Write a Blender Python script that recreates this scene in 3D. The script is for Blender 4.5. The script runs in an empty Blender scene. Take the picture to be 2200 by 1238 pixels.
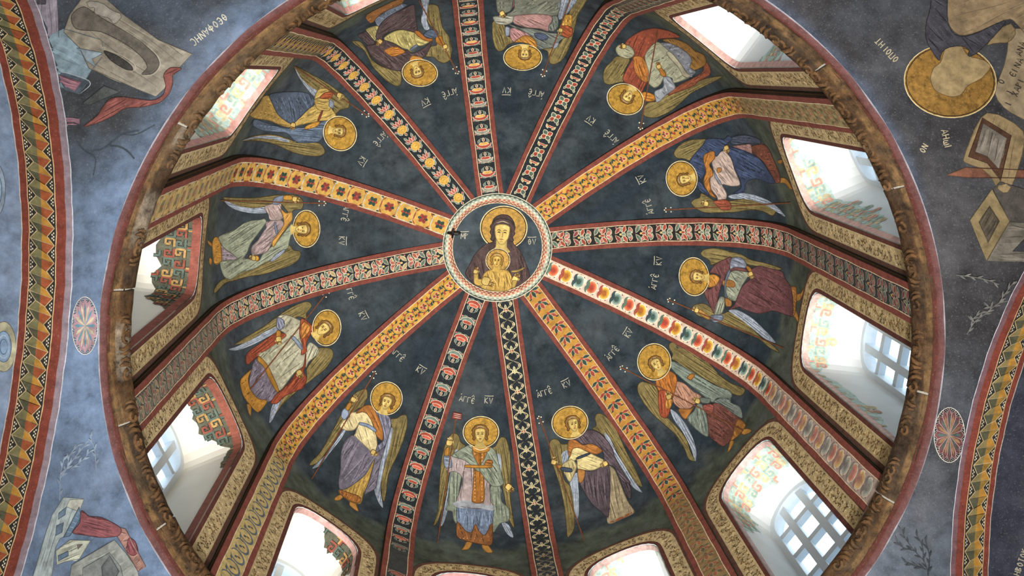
import bpy, math, random
import numpy as np
from mathutils import Vector, Matrix
from mathutils.bvhtree import BVHTree
from mathutils.geometry import delaunay_2d_cdt

# ------------------------------------------------------------------ camera, world, lights, exposure
S = 2.3                     # metres: radius of the dome drum; all plans below are in drum radii
F_PX = 2512.83              # focal length in pixels of the 2200-pixel-wide frame
CAM = (-0.1381, -0.72599, -2.88621)
ROT = (0.18482, -0.0381, -0.07689)
AZ0 = -1.63253              # azimuth of the first rib
HD, HT = 1.088, 1.9566      # top of the drum, top of the dome
RM = 0.2235                 # radius of the central medallion
scene = bpy.context.scene
COL = scene.collection

def rot3(a, b, c):
    ca, sa, cb, sb, cc, sc = math.cos(a), math.sin(a), math.cos(b), math.sin(b), math.cos(c), math.sin(c)
    X = np.array([[1, 0, 0], [0, ca, -sa], [0, sa, ca]])
    Y = np.array([[cb, 0, sb], [0, 1, 0], [-sb, 0, cb]])
    Z = np.array([[cc, -sc, 0], [sc, cc, 0], [0, 0, 1]])
    return Z @ Y @ X
RC = rot3(*ROT)
cam_data = bpy.data.cameras.new('camera')
cam_data.sensor_width = 36.0
cam_data.lens = 36.0 * F_PX / 2200.0
cam_data.clip_end = 200
cam = bpy.data.objects.new('camera', cam_data)
COL.objects.link(cam)
m = Matrix.Identity(4)
for i in range(3):
    m[i][0], m[i][1], m[i][2], m[i][3] = RC[0][i], -RC[1][i], -RC[2][i], CAM[i] * S
cam.matrix_world = m
scene.camera = cam
CAMP = Vector([c * S for c in CAM])

scene.view_settings.view_transform = 'Standard'
scene.view_settings.look = 'None'
scene.view_settings.gamma = 1.0
scene.view_settings.use_curve_mapping = False
scene.view_settings.exposure = 0.0

world = bpy.data.worlds.new('sky')
scene.world = world
world.use_nodes = True
wn = world.node_tree.nodes
bg = wn['Background']
bg.inputs['Color'].default_value = (0.77, 0.90, 1.0, 1)
bg.inputs['Strength'].default_value = 2.7

def area(name, loc, target, size, power, color):
    d = bpy.data.lights.new(name, 'AREA')
    d.shape = 'DISK'; d.size = size; d.energy = power; d.color = color
    o = bpy.data.objects.new(name, d); COL.objects.link(o)
    o.location = loc
    o.rotation_euler = (Vector(target) - Vector(loc)).to_track_quat('-Z', 'Y').to_euler()
    return o
# unseen fill lights added at floor level, well below the camera
area('floor_fill', (0.2, -0.2, -8.0), (0, 0, 2.5), 3.2, 560, (1.0, 0.975, 0.94))
def spot(name, loc, target, angle, power, color):
    d = bpy.data.lights.new(name, 'SPOT')
    d.spot_size = math.radians(angle); d.spot_blend = 0.35; d.shadow_soft_size = 0.6; d.energy = power; d.color = color
    o = bpy.data.objects.new(name, d); COL.objects.link(o)
    o.location = loc
    o.rotation_euler = (Vector(target) - Vector(loc)).to_track_quat('-Z', 'Y').to_euler()
spot('dome_fill_spot', (0.0, -0.3, -8.0), (0, 0, 3.0), 36, 5600, (1.0, 0.975, 0.94))  # added fill spot, brightens the dome more than the pendentives

random.seed(7)
rng = np.random.default_rng(7)

# ------------------------------------------------------------------ helpers
def lin(c):
    return c / 12.92 if c <= 0.04045 else ((c + 0.055) / 1.055) ** 2.4
_hex = {}
def hx(h):
    if not isinstance(h, str):
        return h
    if h not in _hex:
        _hex[h] = tuple(lin(int(h[i:i + 2], 16) / 255) for i in (1, 3, 5))
    return _hex[h]
def mul(c, k):
    c = hx(c); return (c[0] * k, c[1] * k, c[2] * k)
def mix(a, b, t):
    a, b = hx(a), hx(b); return tuple(x + (y - x) * t for x, y in zip(a, b))

def node_mat(name, rough=0.8, mottle=0.35, scale=9.0, fleck=0.0, bump=0.15, fleckcol=(0.75, 0.72, 0.66), spec=0.25, blotch=0.0):
    """colour comes from the painted colour attribute; noise gives worn pigment, flecks and plaster relief"""
    mt = bpy.data.materials.new(name); mt.use_nodes = True
    nt = mt.node_tree; N = nt.nodes; Lk = nt.links
    b = N['Principled BSDF']
    b.inputs['Roughness'].default_value = rough
    b.inputs['Specular IOR Level'].default_value = spec
    at = N.new('ShaderNodeAttribute'); at.attribute_name = 'Col'
    tc = N.new('ShaderNodeTexCoord')
    geo = N.new('ShaderNodeNewGeometry')
    n1 = N.new('ShaderNodeTexNoise'); n1.inputs['Scale'].default_value = scale
    n1.inputs['Detail'].default_value = 8; n1.inputs['Roughness'].default_value = 0.68
    Lk.new(geo.outputs['Position'], n1.inputs['Vector'])
    mr = N.new('ShaderNodeMapRange')
    mr.inputs['From Min'].default_value = 0.3; mr.inputs['From Max'].default_value = 0.7
    mr.inputs['To Min'].default_value = 1 - mottle; mr.inputs['To Max'].default_value = 1 + mottle
    Lk.new(n1.outputs['Fac'], mr.inputs['Value'])
    mx = N.new('ShaderNodeMix'); mx.data_type = 'RGBA'; mx.blend_type = 'MULTIPLY'
    mx.inputs['Factor'].default_value = 1
    Lk.new(at.outputs['Color'], mx.inputs['A']); Lk.new(mr.outputs['Result'], mx.inputs['B'])
    out = mx.outputs['Result']
    if blotch:
        n3 = N.new('ShaderNodeTexNoise'); n3.inputs['Scale'].default_value = 1.7; n3.inputs['Detail'].default_value = 9
        n3.inputs['Roughness'].default_value = 0.72
        Lk.new(geo.outputs['Position'], n3.inputs['Vector'])
        m3 = N.new('ShaderNodeMapRange'); m3.inputs['From Min'].default_value = 0.5; m3.inputs['From Max'].default_value = 0.74
        m3.inputs['To Max'].default_value = blotch
        Lk.new(n3.outputs['Fac'], m3.inputs['Value'])
        x3 = N.new('ShaderNodeMix'); x3.data_type = 'RGBA'
        x3.inputs['B'].default_value = (*fleckcol, 1)
        Lk.new(m3.outputs['Result'], x3.inputs['Factor']); Lk.new(out, x3.inputs['A']); out = x3.outputs['Result']
    if fleck:
        n2 = N.new('ShaderNodeTexNoise'); n2.inputs['Scale'].default_value = 95; n2.inputs['Detail'].default_value = 5
        n2.inputs['Roughness'].default_value = 0.7
        Lk.new(geo.outputs['Position'], n2.inputs['Vector'])
        m2 = N.new('ShaderNodeMapRange'); m2.inputs['From Min'].default_value = 0.56; m2.inputs['From Max'].default_value = 0.72
        m2.inputs['To Max'].default_value = fleck
        Lk.new(n2.outputs['Fac'], m2.inputs['Value'])
        x2 = N.new('ShaderNodeMix'); x2.data_type = 'RGBA'
        x2.inputs['B'].default_value = (*fleckcol, 1)
        Lk.new(m2.outputs['Result'], x2.inputs['Factor']); Lk.new(out, x2.inputs['A']); out = x2.outputs['Result']
    Lk.new(out, b.inputs['Base Color'])
    if bump:
        bp = N.new('ShaderNodeBump'); bp.inputs['Strength'].default_value = bump; bp.inputs['Distance'].default_value = 0.02
        Lk.new(n1.outputs['Fac'], bp.inputs['Height']); Lk.new(bp.outputs['Normal'], b.inputs['Normal'])
    return mt

MAT = {}
MAT['paint'] = node_mat('fresco_paint', 0.85, 0.36, 20, 0.12, 0.04)
MAT['fresco'] = node_mat('fresco_ground', 0.85, 0.62, 6.5, 0.14, 0.12, (0.21, 0.23, 0.24), blotch=0.30)
MAT['vault'] = node_mat('vault_fresco', 0.85, 0.46, 9, 0.34, 0.15, (0.40, 0.40, 0.41), blotch=0.16)
MAT['gold'] = node_mat('gilding', 0.6, 0.62, 30, 0.55, 0.06, (0.72, 0.55, 0.22))
MAT['plaster'] = node_mat('plaster', 0.8, 0.05, 3, 0.0, 0.05)
MAT['stone'] = node_mat('carved_stone', 0.55, 0.95, 17, 0.12, 0.9, (0.22, 0.17, 0.11), spec=0.25, blotch=0.30)
MAT['wood'] = node_mat('painted_wood', 0.45, 0.04, 10, 0, 0.0)

def glass_mat():
    mt = bpy.data.materials.new('window_glass'); mt.use_nodes = True
    N = mt.node_tree.nodes; Lk = mt.node_tree.links
    N.remove(N['Principled BSDF'])
    t = N.new('ShaderNodeBsdfTransparent'); t.inputs['Color'].default_value = (0.97, 0.99, 1, 1)
    g = N.new('ShaderNodeBsdfGlossy'); g.inputs['Roughness'].default_value = 0.05
    n = N.new('ShaderNodeTexNoise'); n.inputs['Scale'].default_value = 3
    mr = N.new('ShaderNodeMapRange'); mr.inputs['To Min'].default_value = 0.03; mr.inputs['To Max'].default_value = 0.08
    Lk.new(n.outputs['Fac'], mr.inputs['Value'])
    mx = N.new('ShaderNodeMixShader'); Lk.new(mr.outputs['Result'], mx.inputs['Fac'])
    Lk.new(t.outputs[0], mx.inputs[1]); Lk.new(g.outputs[0], mx.inputs[2])
    Lk.new(mx.outputs[0], N['Material Output'].inputs['Surface'])
    return mt
MAT['glass'] = glass_mat()

class MB:
    """collects vertices (metres, world), faces and a colour per vertex; build() links ONE mesh object"""
    def __init__(self):
        self.v = []; self.f = []; self.c = []
    def add(self, vs, fs, col):
        o = len(self.v)
        self.v += [tuple(p) for p in vs]
        self.f += [tuple(i + o for i in f) for f in fs]
        if isinstance(col, list):
            self.c += col
        else:
            self.c += [hx(col)] * len(vs)
    def grid(self, P, nu, nv, col, flip=False, closed=False):
        fs = []
        for i in range(nu - 1 + (1 if closed else 0)):
            for j in range(nv - 1):
                a, b2, c2, d = i * nv + j, ((i + 1) % nu) * nv + j, ((i + 1) % nu) * nv + j + 1, i * nv + j + 1
                fs.append((a, d, c2, b2) if flip else (a, b2, c2, d))
        self.add(P, fs, col)
    def mesh(self, name, origin=(0, 0, 0)):
        me = bpy.data.meshes.new(name)
        ox, oy, oz = origin
        me.from_pydata([(x - ox, y - oy, z - oz) for x, y, z in self.v], [], self.f)
        ca = me.color_attributes.new('Col', 'FLOAT_COLOR', 'POINT')
        arr = np.ones((len(self.v), 4), np.float32)
        if self.c:
            arr[:, :3] = np.array(self.c, np.float32)
        ca.data.foreach_set('color', arr.ravel())
        me.update()
        return me
    def build(self, name, mat, parent=None, smooth=False):
        org = origin_of(parent) if parent is not None else (0, 0, 0)
        me = self.mesh(name, org)
        me.materials.append(MAT[mat])
        if smooth:
            me.polygons.foreach_set('use_smooth', [True] * len(me.polygons))
        o = bpy.data.objects.new(name, me); COL.objects.link(o)
        if parent is not None:
            o.parent = parent
        return o
ORG = {}
def origin_of(o):
    while o.parent is not None:
        o = o.parent
    return ORG.get(o.name, (0, 0, 0))
def empty(name, loc=(0, 0, 0)):
    o = bpy.data.objects.new(name, None); COL.objects.link(o)
    o.location = loc; o.empty_display_size = 0.1
    ORG[o.name] = tuple(loc)
    return o
def tag(o, label=None, cat=None, group=None, kind=None):
    if label: o['label'] = label
    if cat: o['category'] = cat
    if group: o['group'] = group
    if kind: o['kind'] = kind
    return o

def inside(pts, poly):
    pts = np.asarray(pts, float); poly = np.asarray(poly, float)
    x, y = pts[:, 0], pts[:, 1]; r = np.zeros(len(pts), bool)
    x1, y1 = poly[:, 0], poly[:, 1]; x2, y2 = np.roll(x1, -1), np.roll(y1, -1)
    for a, b2, c2, d in zip(x1, y1, x2, y2):
        if b2 == d: continue
        k = ((b2 > y) != (d > y)) & (x < (c2 - a) * (y - b2) / (d - b2) + a)
        r ^= k
    return r
def cdt(poly, holes=(), sp=None):
    """constrained triangulation of a polygon with holes and interior grid points of spacing sp -> (points, triangles)"""
    loops = [poly] + list(holes)
    pts = []; edges = []
    for L in loops:
        o = len(pts); n = len(L)
        pts += [tuple(p) for p in L]
        edges += [(o + i, o + (i + 1) % n) for i in range(n)]
    if sp:
        A = np.asarray(poly, float); lo, hi = A.min(0), A.max(0)
        gx = np.arange(lo[0] + sp * .5, hi[0], sp); gy = np.arange(lo[1] + sp * .5, hi[1], sp)
        if len(gx) and len(gy):
            G = np.array([(x + (0.5 * sp if j % 2 else 0), y) for j, y in enumerate(gy) for x in gx])
            k = inside(G, poly)
            for h in holes: k &= ~inside(G, h)
            pts += [tuple(p) for p in G[k]]
    V, E_, Fc, *_ = delaunay_2d_cdt([Vector(p) for p in pts], edges, [], 0, 1e-6)
    V = [(v.x, v.y) for v in V]
    if not Fc: return V, []
    T = [tuple(f) for f in Fc]
    cen = np.array([[(V[a][0] + V[b2][0] + V[c2][0]) / 3, (V[a][1] + V[b2][1] + V[c2][1]) / 3] for a, b2, c2 in T])
    k = inside(cen, poly)
    for h in holes: k &= ~inside(cen, h)
    return V, [t for t, q in zip(T, k) if q]
def smooth_closed(pts, it=2):
    P = np.asarray(pts, float)
    if it >= 2 and len(P) > 3:      # closed Catmull-Rom through the points
        a, b2, c2, d = np.roll(P, 1, 0), P, np.roll(P, -1, 0), np.roll(P, -2, 0)
        u = .42
        out = []
        for t in (0, .25, .5, .75):
            h1, h2, h3, h4 = 2*t**3-3*t**2+1, -2*t**3+3*t**2, t**3-2*t**2+t, t**3-t**2
            out.append(h1 * b2 + h2 * c2 + h3 * u * (c2 - a) + h4 * u * (d - b2))
        return np.stack(out, 1).reshape(-1, 2)
    for _ in range(it):
        Q = np.roll(P, -1, 0)
        P = np.stack([P * .75 + Q * .25, P * .25 + Q * .75], 1).reshape(-1, 2)
    return P
def smooth_open(pts, n=6):
    P = np.asarray(pts, float)
    if len(P) < 3:
        t = np.linspace(0, 1, max(2, n))[:, None]
        return P[0] * (1 - t) + P[-1] * t
    Q = np.vstack([2 * P[0] - P[1], P, 2 * P[-1] - P[-2]])
    out = []
    for i in range(1, len(Q) - 2):
        for t in np.linspace(0, 1, n, endpoint=False):
            a, b2, c2, d = Q[i - 1], Q[i], Q[i + 1], Q[i + 2]
            out.append(.5 * (2 * b2 + (c2 - a) * t + (2 * a - 5 * b2 + 4 * c2 - d) * t * t + (3 * b2 - a - 3 * c2 + d) * t ** 3))
    out.append(P[-1])
    return np.array(out)
def ribbon(P, w, taper=True, closed=False):
    """2-D polyline -> points and quads of a band of width w (tapering at both ends)"""
    P = np.asarray(P, float)
    n = len(P)
    if closed:
        T = np.roll(P, -1, 0) - np.roll(P, 1, 0)
    else:
        T = np.gradient(P, axis=0)
    T /= (np.linalg.norm(T, axis=1, keepdims=True) + 1e-9)
    Nn = np.stack([-T[:, 1], T[:, 0]], 1)
    t = np.linspace(0, 1, n)
    ww = (w * (np.clip(np.sin(np.pi * t), 0, 1) ** .6 * .85 + .15) if taper else np.full(n, w))[:, None] * .5
    pts = np.empty((2 * n, 2)); pts[0::2] = P + Nn * ww; pts[1::2] = P - Nn * ww
    fs = [(2 * i, 2 * i + 1, 2 * ((i + 1) % n) + 1, 2 * ((i + 1) % n)) for i in range(n if closed else n - 1)]
    return pts, fs

# rays through the photograph's pixels are used only to measure where on the real vault a painted point lies
def ray(u, v):
    d = np.array([(u - 1100) / F_PX, (v - 619) / F_PX, 1.0]) @ RC
    return Vector(d).normalized()
class Surf:
    def __init__(self, verts, faces):
        self.t = BVHTree.FromPolygons([Vector(v) for v in verts], faces)
        self.cache = {}
    def at(self, u, v, off):
        d = ray(u, v)
        p, n, i, dist = self.t.ray_cast(CAMP, d)
        if p is None:
            return None
        if n.dot(d) > 0: n = -n
        return p + n * off
    def many(self, pts, off):
        out = []; last = None; miss = []
        for q in pts:
            p = self.at(q[0], q[1], off)
            if p is None:
                out.append(None); miss.append(len(out) - 1)
            else:
                out.append(p); last = p
        if last is None: return None
        return out
def put(mb, surf, P2, F2, off, col):
    W = surf.many(P2, off)
    if W is None: return
    F2 = [f for f in F2 if all(W[i] is not None for i in f)]
    if not F2: return
    used = sorted({i for f in F2 for i in f}); mp = {a: b2 for b2, a in enumerate(used)}
    c = [col[i] for i in used] if isinstance(col, list) else col
    mb.add([W[i] for i in used], [tuple(mp[i] for i in f) for f in F2], c)

# ------------------------------------------------------------------ the dome: profile, ribs' plan, gores
RW = 0.108                  # rib width
def prof(s):
    """s = height on the drum, then HD + angle on the dome -> r, z, outward normal (r, z)"""
    if s <= HD: return 1.0, s, 1.0, 0.0
    f = s - HD; b2 = HT - HD
    nr, nz = math.cos(f), math.sin(f) / b2
    l = math.hypot(nr, nz)
    return math.cos(f), HD + b2 * math.sin(f), nr / l, nz / l
STOP = HD + math.acos(RM * 0.97)
def az(k): return AZ0 + math.pi / 6 * k
def ribpt(k, s, t, out=0.0):
    r, z, nr, nz = prof(s); a = az(k); ca, sa = math.cos(a), math.sin(a)
    r2 = r + nr * out
    return ((r2 * ca - t * sa) * S, (r2 * sa + t * ca) * S, (z + nz * out) * S)
def gdepth(s):
    return 0.026 if s < HD + 0.9 else 0.026 * max(0.35, 1 - (s - HD - 0.9) / 0.7)
def gorept(k, v, s, out=0.0):
    d = gdepth(s) + out
    A = ribpt(k, s, RW / 2, d); B = ribpt(k + 1, s, -RW / 2, d)
    r, z, nr, nz = prof(s); a = az(k + .5)
    chord = max(0.0, 2 * r * math.sin(math.pi / 12) - RW)
    bulge = chord * chord / (8 * max(r, .2)) * 1.35 * 4 * v * (1 - v) * S
    n = (nr * math.cos(a), nr * math.sin(a), nz)
    return tuple(A[i] * (1 - v) + B[i] * v + n[i] * bulge for i in range(3))

def fbm(x, y, seed=0):
    r = 0; a = 1.0; f = 1.0
    for o in range(4):
        r += a * math.sin(x * f * 1.7 + seed + 2.1 * math.sin(y * f * 1.3 + seed * 1.7 + o)) * math.cos(y * f * 1.9 - seed + 1.7 * math.sin(x * f * 1.1 + o))
        a *= .5; f *= 2.1
    return r

ceiling = tag(empty('ceiling'), 'painted ribbed dome with dark blue gores above the windows', None, None, 'structure')
wall_drum = tag(empty('wall_drum'), 'curved drum wall pierced by arched windows', None, None, 'structure')
NAVY = '#212d35'; NAVY2 = '#30383c'; GROUND = '#454c40'
GV, GF = [], []             # measuring surface for the gores
WIN_HW, WIN_SPR, WIN_SILL, WIN_RISE = 0.132, 0.865, 0.035, 0.135
BORD = 0.077                # painted surround
def wcen(k):                # chord length in the drum, to turn tangential offsets into v
    return 2 * 1.026 * math.sin(math.pi / 12) - RW
def arch(hw, sill, spr, rise, n=14):
    """arched outline in (tangential offset, height), counted up the left jamb, over and down"""
    P = [(-hw, sill + (spr - sill) * i / 8) for i in range(8)]
    P += [(-hw * math.cos(math.pi * i / n), spr + rise * math.sin(math.pi * i / n) ** .8) for i in range(n + 1)]
    P += [(hw, spr - (spr - sill) * i / 8) for i in range(1, 9)]
    return P
CH = wcen(0)
def drum(k, x, z, out=0.0):
    return gorept(k, .5 + x / CH, z, out)
for k in range(12):
    mb = MB(); nu, nv = 15, 40
    P = []; C = []
    for j in range(nv + 1):
        s = HD + 0.0 + (STOP - HD) * j / nv
        for i in range(nu):
            v = i / (nu - 1)
            P.append(gorept(k, v, s))
            g = (s - HD) + .045 * fbm(v * 3 + k * 5, s * 6, k) - .12
            t = min(1, max(0, g / .03 + .5))
            c = mix(GROUND, mix(NAVY2, NAVY, min(1, max(0, .5 + .5 * fbm(v * 2 + k, s * 3, k + 3)))), t)
            if k in (8, 9, 10): c = mix(c, '#4a5054', .22)
            C.append(c)
    mb.grid(P, nv + 1, nu, C, flip=True)
    mb.build('gore', 'fresco', ceiling, True)
    o = len(GV); GV += mb.v; GF += [tuple(i + o for i in f) for f in mb.f]
    # drum panel with the window opening
    hw = CH / 2
    outer = [(-hw, -.03), (hw, -.03)] + [(hw, z) for z in np.linspace(0.15, HD, 8)] + [(x, HD) for x in np.linspace(hw, -hw, 15)[1:-1]] + [(-hw, z) for z in np.linspace(HD, .15, 8)]
    hole = arch(WIN_HW, WIN_SILL, WIN_SPR, WIN_RISE)
    V, T = cdt(outer, [hole], .045)
    mb = MB()
    W = [drum(k, x, z) for x, z in V]
    mb.add(W, T, [mix(GROUND, '#565242', min(1, max(0, (1.0 - z) * 3))) for x, z in V])
    mb.build('drum_panel', 'fresco', wall_drum, True)
    V2, T2 = cdt(outer, [], .045)
    o = len(GV); GV += [drum(k, x, z) for x, z in V2]; GF += [tuple(i + o for i in f) for f in T2]
GORE = Surf(GV, GF)

# ------------------------------------------------------------------ pendentives, arches, lower church
PC, PR = -1.0, math.hypot(1.046, 0.92)
TH = math.radians(12.0); AX = 1.10
UX, UY = math.cos(TH), math.sin(TH)
def bay(a, b2, z):          # bay axes (across the arches, along them) -> world
    return ((a * UX - b2 * UY) * S, (a * UY + b2 * UX) * S, z * S)
def bay_inv(x, y):
    return (x * UX + y * UY) / S, (-x * UY + y * UX) / S
mb = MB()
rad = np.linspace(0, 1, 40)
NA = 180; P = []; C = []
for i in range(NA):
    th = 2 * math.pi * i / NA
    ca, sa = math.cos(th), math.sin(th)
    lim = min(AX / max(abs(ca), 1e-6), 1.22 / max(abs(sa), 1e-6), 1.37)
    for t in rad:
        r = 1.03 + (lim - 1.03) * t
        z = PC + math.sqrt(max(PR * PR - r * r, 0.0004))
        P.append(bay(r * ca, r * sa, z))
        a, b2 = r * ca, r * sa
        # pigment with window light painted in: clear blue on one side, dark on the other, blue towards the ring and the lower left
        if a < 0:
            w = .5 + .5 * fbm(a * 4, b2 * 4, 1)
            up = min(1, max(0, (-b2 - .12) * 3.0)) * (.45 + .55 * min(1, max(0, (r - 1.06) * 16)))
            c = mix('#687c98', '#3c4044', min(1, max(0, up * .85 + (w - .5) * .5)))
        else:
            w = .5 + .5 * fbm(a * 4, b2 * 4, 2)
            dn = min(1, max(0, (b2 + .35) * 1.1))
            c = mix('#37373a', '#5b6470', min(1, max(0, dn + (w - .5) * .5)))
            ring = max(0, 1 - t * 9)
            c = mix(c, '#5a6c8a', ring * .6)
        C.append(c)
mb.grid(P, NA, len(rad), C, flip=False, closed=True)
mb.build('pendentive_vault', 'vault', ceiling, True)
PEND = Surf(mb.v, mb.f)
# arches either side: soffit barrels continuing past the pendentives
AR = math.sqrt(PR * PR - AX * AX)
SV, SF = [], []
soff = {}
for sgn in (-1, 1):
    mb = MB(); nu, nv = 73, 14; P = []; C = []
    for i in range(nu):
        th = math.pi * i / (nu - 1)
        for j in range(nv):
            a = AX + 0.45 * j / (nv - 1)
            P.append(bay(sgn * a, AR * math.cos(th), PC + AR * math.sin(th)))
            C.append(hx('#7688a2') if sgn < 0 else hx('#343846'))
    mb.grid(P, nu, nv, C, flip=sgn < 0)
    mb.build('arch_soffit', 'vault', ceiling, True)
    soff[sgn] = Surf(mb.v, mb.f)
SOFFL, SOFFR = soff[-1], soff[1]
# the church below, out of the picture but closing the place in
def slab(name, corners, col):
    mb = MB(); mb.add(corners, [(0, 1, 2, 3)], col)
    o = mb.build(name, 'plaster'); tag(o, None, None, None, 'structure'); return o
ZF = -8.25
def wb(a, b2): return bay(a, b2, 0)[:2]
c4 = [wb(-1.55, -1.22), wb(1.55, -1.22), wb(1.55, 1.22), wb(-1.55, 1.22)]
slab('floor', [(x, y, ZF) for x, y in c4], '#8a8378')
for nm, i in (('wall_back', 0), ('wall_right', 1), ('wall_front', 2), ('wall_left', 3)):
    a, b2 = c4[i], c4[(i + 1) % 4]
    slab(nm, [(*a, ZF), (*b2, ZF), (*b2, -0.02), (*a, -0.02)], '#9a9288')
mb = MB(); P = []
for i in range(48):
    a = 2 * math.pi * i / 48
    for r, z in ((1.075, -.012), (2.4, -.03)):
        P.append((r * S * math.cos(a), r * S * math.sin(a), z * S))
mb.grid(P, 48, 2, '#8d959b', closed=True)
tag(mb.build('roof', 'plaster'), None, None, None, 'structure')  # unseen outer roof, added to keep sky light from leaking in

# ------------------------------------------------------------------ cornice ring of carved stone blocks
trim = tag(empty('trim_1'), 'brown carved stone cornice ring below the windows', None, None, 'structure')
CPROF = [(1.035, .012), (.998, .010), (.994, .002), (.997, -.014), (1.004, -.030), (1.014, -.042), (1.0185, -.044), (1.0195, -.050), (1.0235, -.0505), (1.0245, -.056), (1.028, -.0565), (1.0335, -.066)]
leaf_mb = MB()
def tube(mb, path, rad, col, n=6):
    path = [Vector(p) for p in path]; P = []
    for i, p in enumerate(path):
        t = (path[min(i + 1, len(path) - 1)] - path[max(i - 1, 0)]).normalized()
        a = t.cross(Vector((0, 0, 1)))
        if a.length < 1e-3: a = Vector((1, 0, 0))
        a.normalize(); b2 = t.cross(a)
        r = rad[i] if isinstance(rad, (list, tuple)) else rad
        for q in range(n):
            w = 2 * math.pi * q / n
            P.append(p + a * (r * math.cos(w)) + b2 * (r * math.sin(w)))
    N_ = len(path)
    fs = [(i * n + q, i * n + (q + 1) % n, (i + 1) * n + (q + 1) % n, (i + 1) * n + q) for i in range(N_ - 1) for q in range(n)]
    fs += [tuple(range(n - 1, -1, -1)), tuple(range((N_ - 1) * n, N_ * n))]
    mb.add(P, fs, col)
LC = '#5a4026'
tube(leaf_mb, [(-.045 + .03 * math.cos(a) * (1 - i * .05), .03 * math.sin(a) * (1 - i * .05) - .012, 0) for i, a in enumerate(np.linspace(0, 5.2, 10))], [.012] * 8 + [.010, .006], LC)
tube(leaf_mb, [(-.01, -.045, 0), (.012, -.02, .002), (.02, .01, .003), (.012, .04, 0)], [.006, .014, .014, .006], LC)
tube(leaf_mb, [(.03, -.04, 0), (.045, -.01, .002), (.042, .03, 0)], [.005, .012, .005], LC)
LEAF = leaf_mb.mesh('carved_leaf'); LEAF.materials.append(MAT['stone'])
LEAF.polygons.foreach_set('use_smooth', [True] * len(LEAF.polygons))
JOINT = [3.42, 3.98, 4.95, 5.9, 6.9, 7.8, 8.45, 8.98, 9.62, 10.44, 11.3, 12.2, 13.05, 13.72, 14.4, 15.42]
BT = ['#4a3420', '#523a22', '#433222', '#574028', '#493826', '#5c452c']
CB = []
for bi in range(len(JOINT) - 1):
    u0, u1 = JOINT[bi] + .006, JOINT[bi + 1] - .006
    n = max(4, int((u1 - u0) / .06)); mb = MB(); P = []; C = []
    dr = -random.random() * .004; dz = -random.random() * .003
    base = BT[(bi * 5 + 2) % 6]
    for i in range(n + 1):
        a = az(u0 + (u1 - u0) * i / n)
        for j, (r, z) in enumerate(CPROF):
            w = .0022 * fbm(a * 30, j * .8, bi)
            r2 = r + dr + w; z2 = z + dz + w * .6
            P.append((r2 * S * math.cos(a), r2 * S * math.sin(a), z2 * S))
            c = mix(base, '#6f5535', .5 + .5 * math.sin(i * 1.3 + bi)) if j in (6, 7, 8, 9, 10) else mul(base, .8 + .2 * math.sin(i * .9 + bi * 2))
            C.append(mix(c, '#8f8676', .5) if bi in (7, 8) and j < 7 and (i // 4) % 2 else c)
    mb.grid(P, n + 1, len(CPROF), C, flip=False)
    nP = len(CPROF)
    mb.add([P[j] for j in range(nP)], [tuple(range(nP))], base)
    mb.add([P[n * nP + j] for j in range(nP)], [tuple(range(nP - 1, -1, -1))], base)
    blk = mb.build('cornice_block', 'stone', trim, True)
    m_ = int((u1 - u0) / .098)
    for q in range(m_):
        u = u0 + (u1 - u0) * (q + .5) / m_
        if random.random() < .18: continue
        a = az(u)
        o = bpy.data.objects.new('carved_leaf', LEAF); COL.objects.link(o); o.parent = blk
        X = Vector((-math.sin(a), math.cos(a), 0)); Rr = Vector((math.cos(a), math.sin(a), 0))
        Y = (Rr * .55 + Vector((0, 0, -.83))).normalized(); Z = X.cross(Y)
        if q % 2: X = -X; Z = -Z
        mm = Matrix.Identity(4); p = (Rr * 1.0015 + dr * Rr + Vector((0, 0, -.0275))) * S
        sc = .92 + .2 * random.random()
        for i in range(3):
            mm[i][0], mm[i][1], mm[i][2], mm[i][3] = X[i] * sc, Y[i] * sc * .9, Z[i] * sc * .85, p[i]
        o.matrix_local = mm
# grey plaster bed between cornice and drum, red painted band under the cornice
def ring(name, rz, col, mat, kind='structure', n=240, cols=None):
    mb = MB(); P = []; C = []
    for i in range(n):
        a = 2 * math.pi * i / n
        for j, (r, z) in enumerate(rz):
            w = .0016 * math.sin(a * 23 + 1.7 * math.sin(a * 11)) if 0 < j < len(rz) - 1 else 0
            P.append(((r + w) * S * math.cos(a), (r + w) * S * math.sin(a), z * S)); C.append(hx(cols[j]) if cols else hx(col))
    mb.grid(P, n, len(rz), C, closed=True)
    return tag(mb.build(name, mat, None, True), None, None, None, kind)
def psph(r, off=.0022): return (r, PC + math.sqrt(PR * PR - r * r) - off)
red = ring('trim_2', [psph(1.026), psph(1.034), psph(1.0345), psph(1.0455), psph(1.0457), psph(1.0472)], None, 'paint', cols=['#4e2a22', '#5a2f28', '#5e3a36', '#6a4a4a', '#8a868e', '#9a9aa2'])
tag(red, 'dark red painted band with a pale line around the cornice')
bed = ring('trim_3', [(1.045, .0165), (1.001, .0165), (.9995, .009), (1.000, .002), (1.0035, -.013), (1.0105, -.028), (1.0195, -.039), (1.0275, -.050), (1.034, -.060)], None, 'plaster', cols=['#8a8880', '#9a9a9c', '#9a9a9c'] + ['#a8a296'] * 6)
tag(bed, 'pale mortar bed and joints of the cornice stones')

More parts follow.
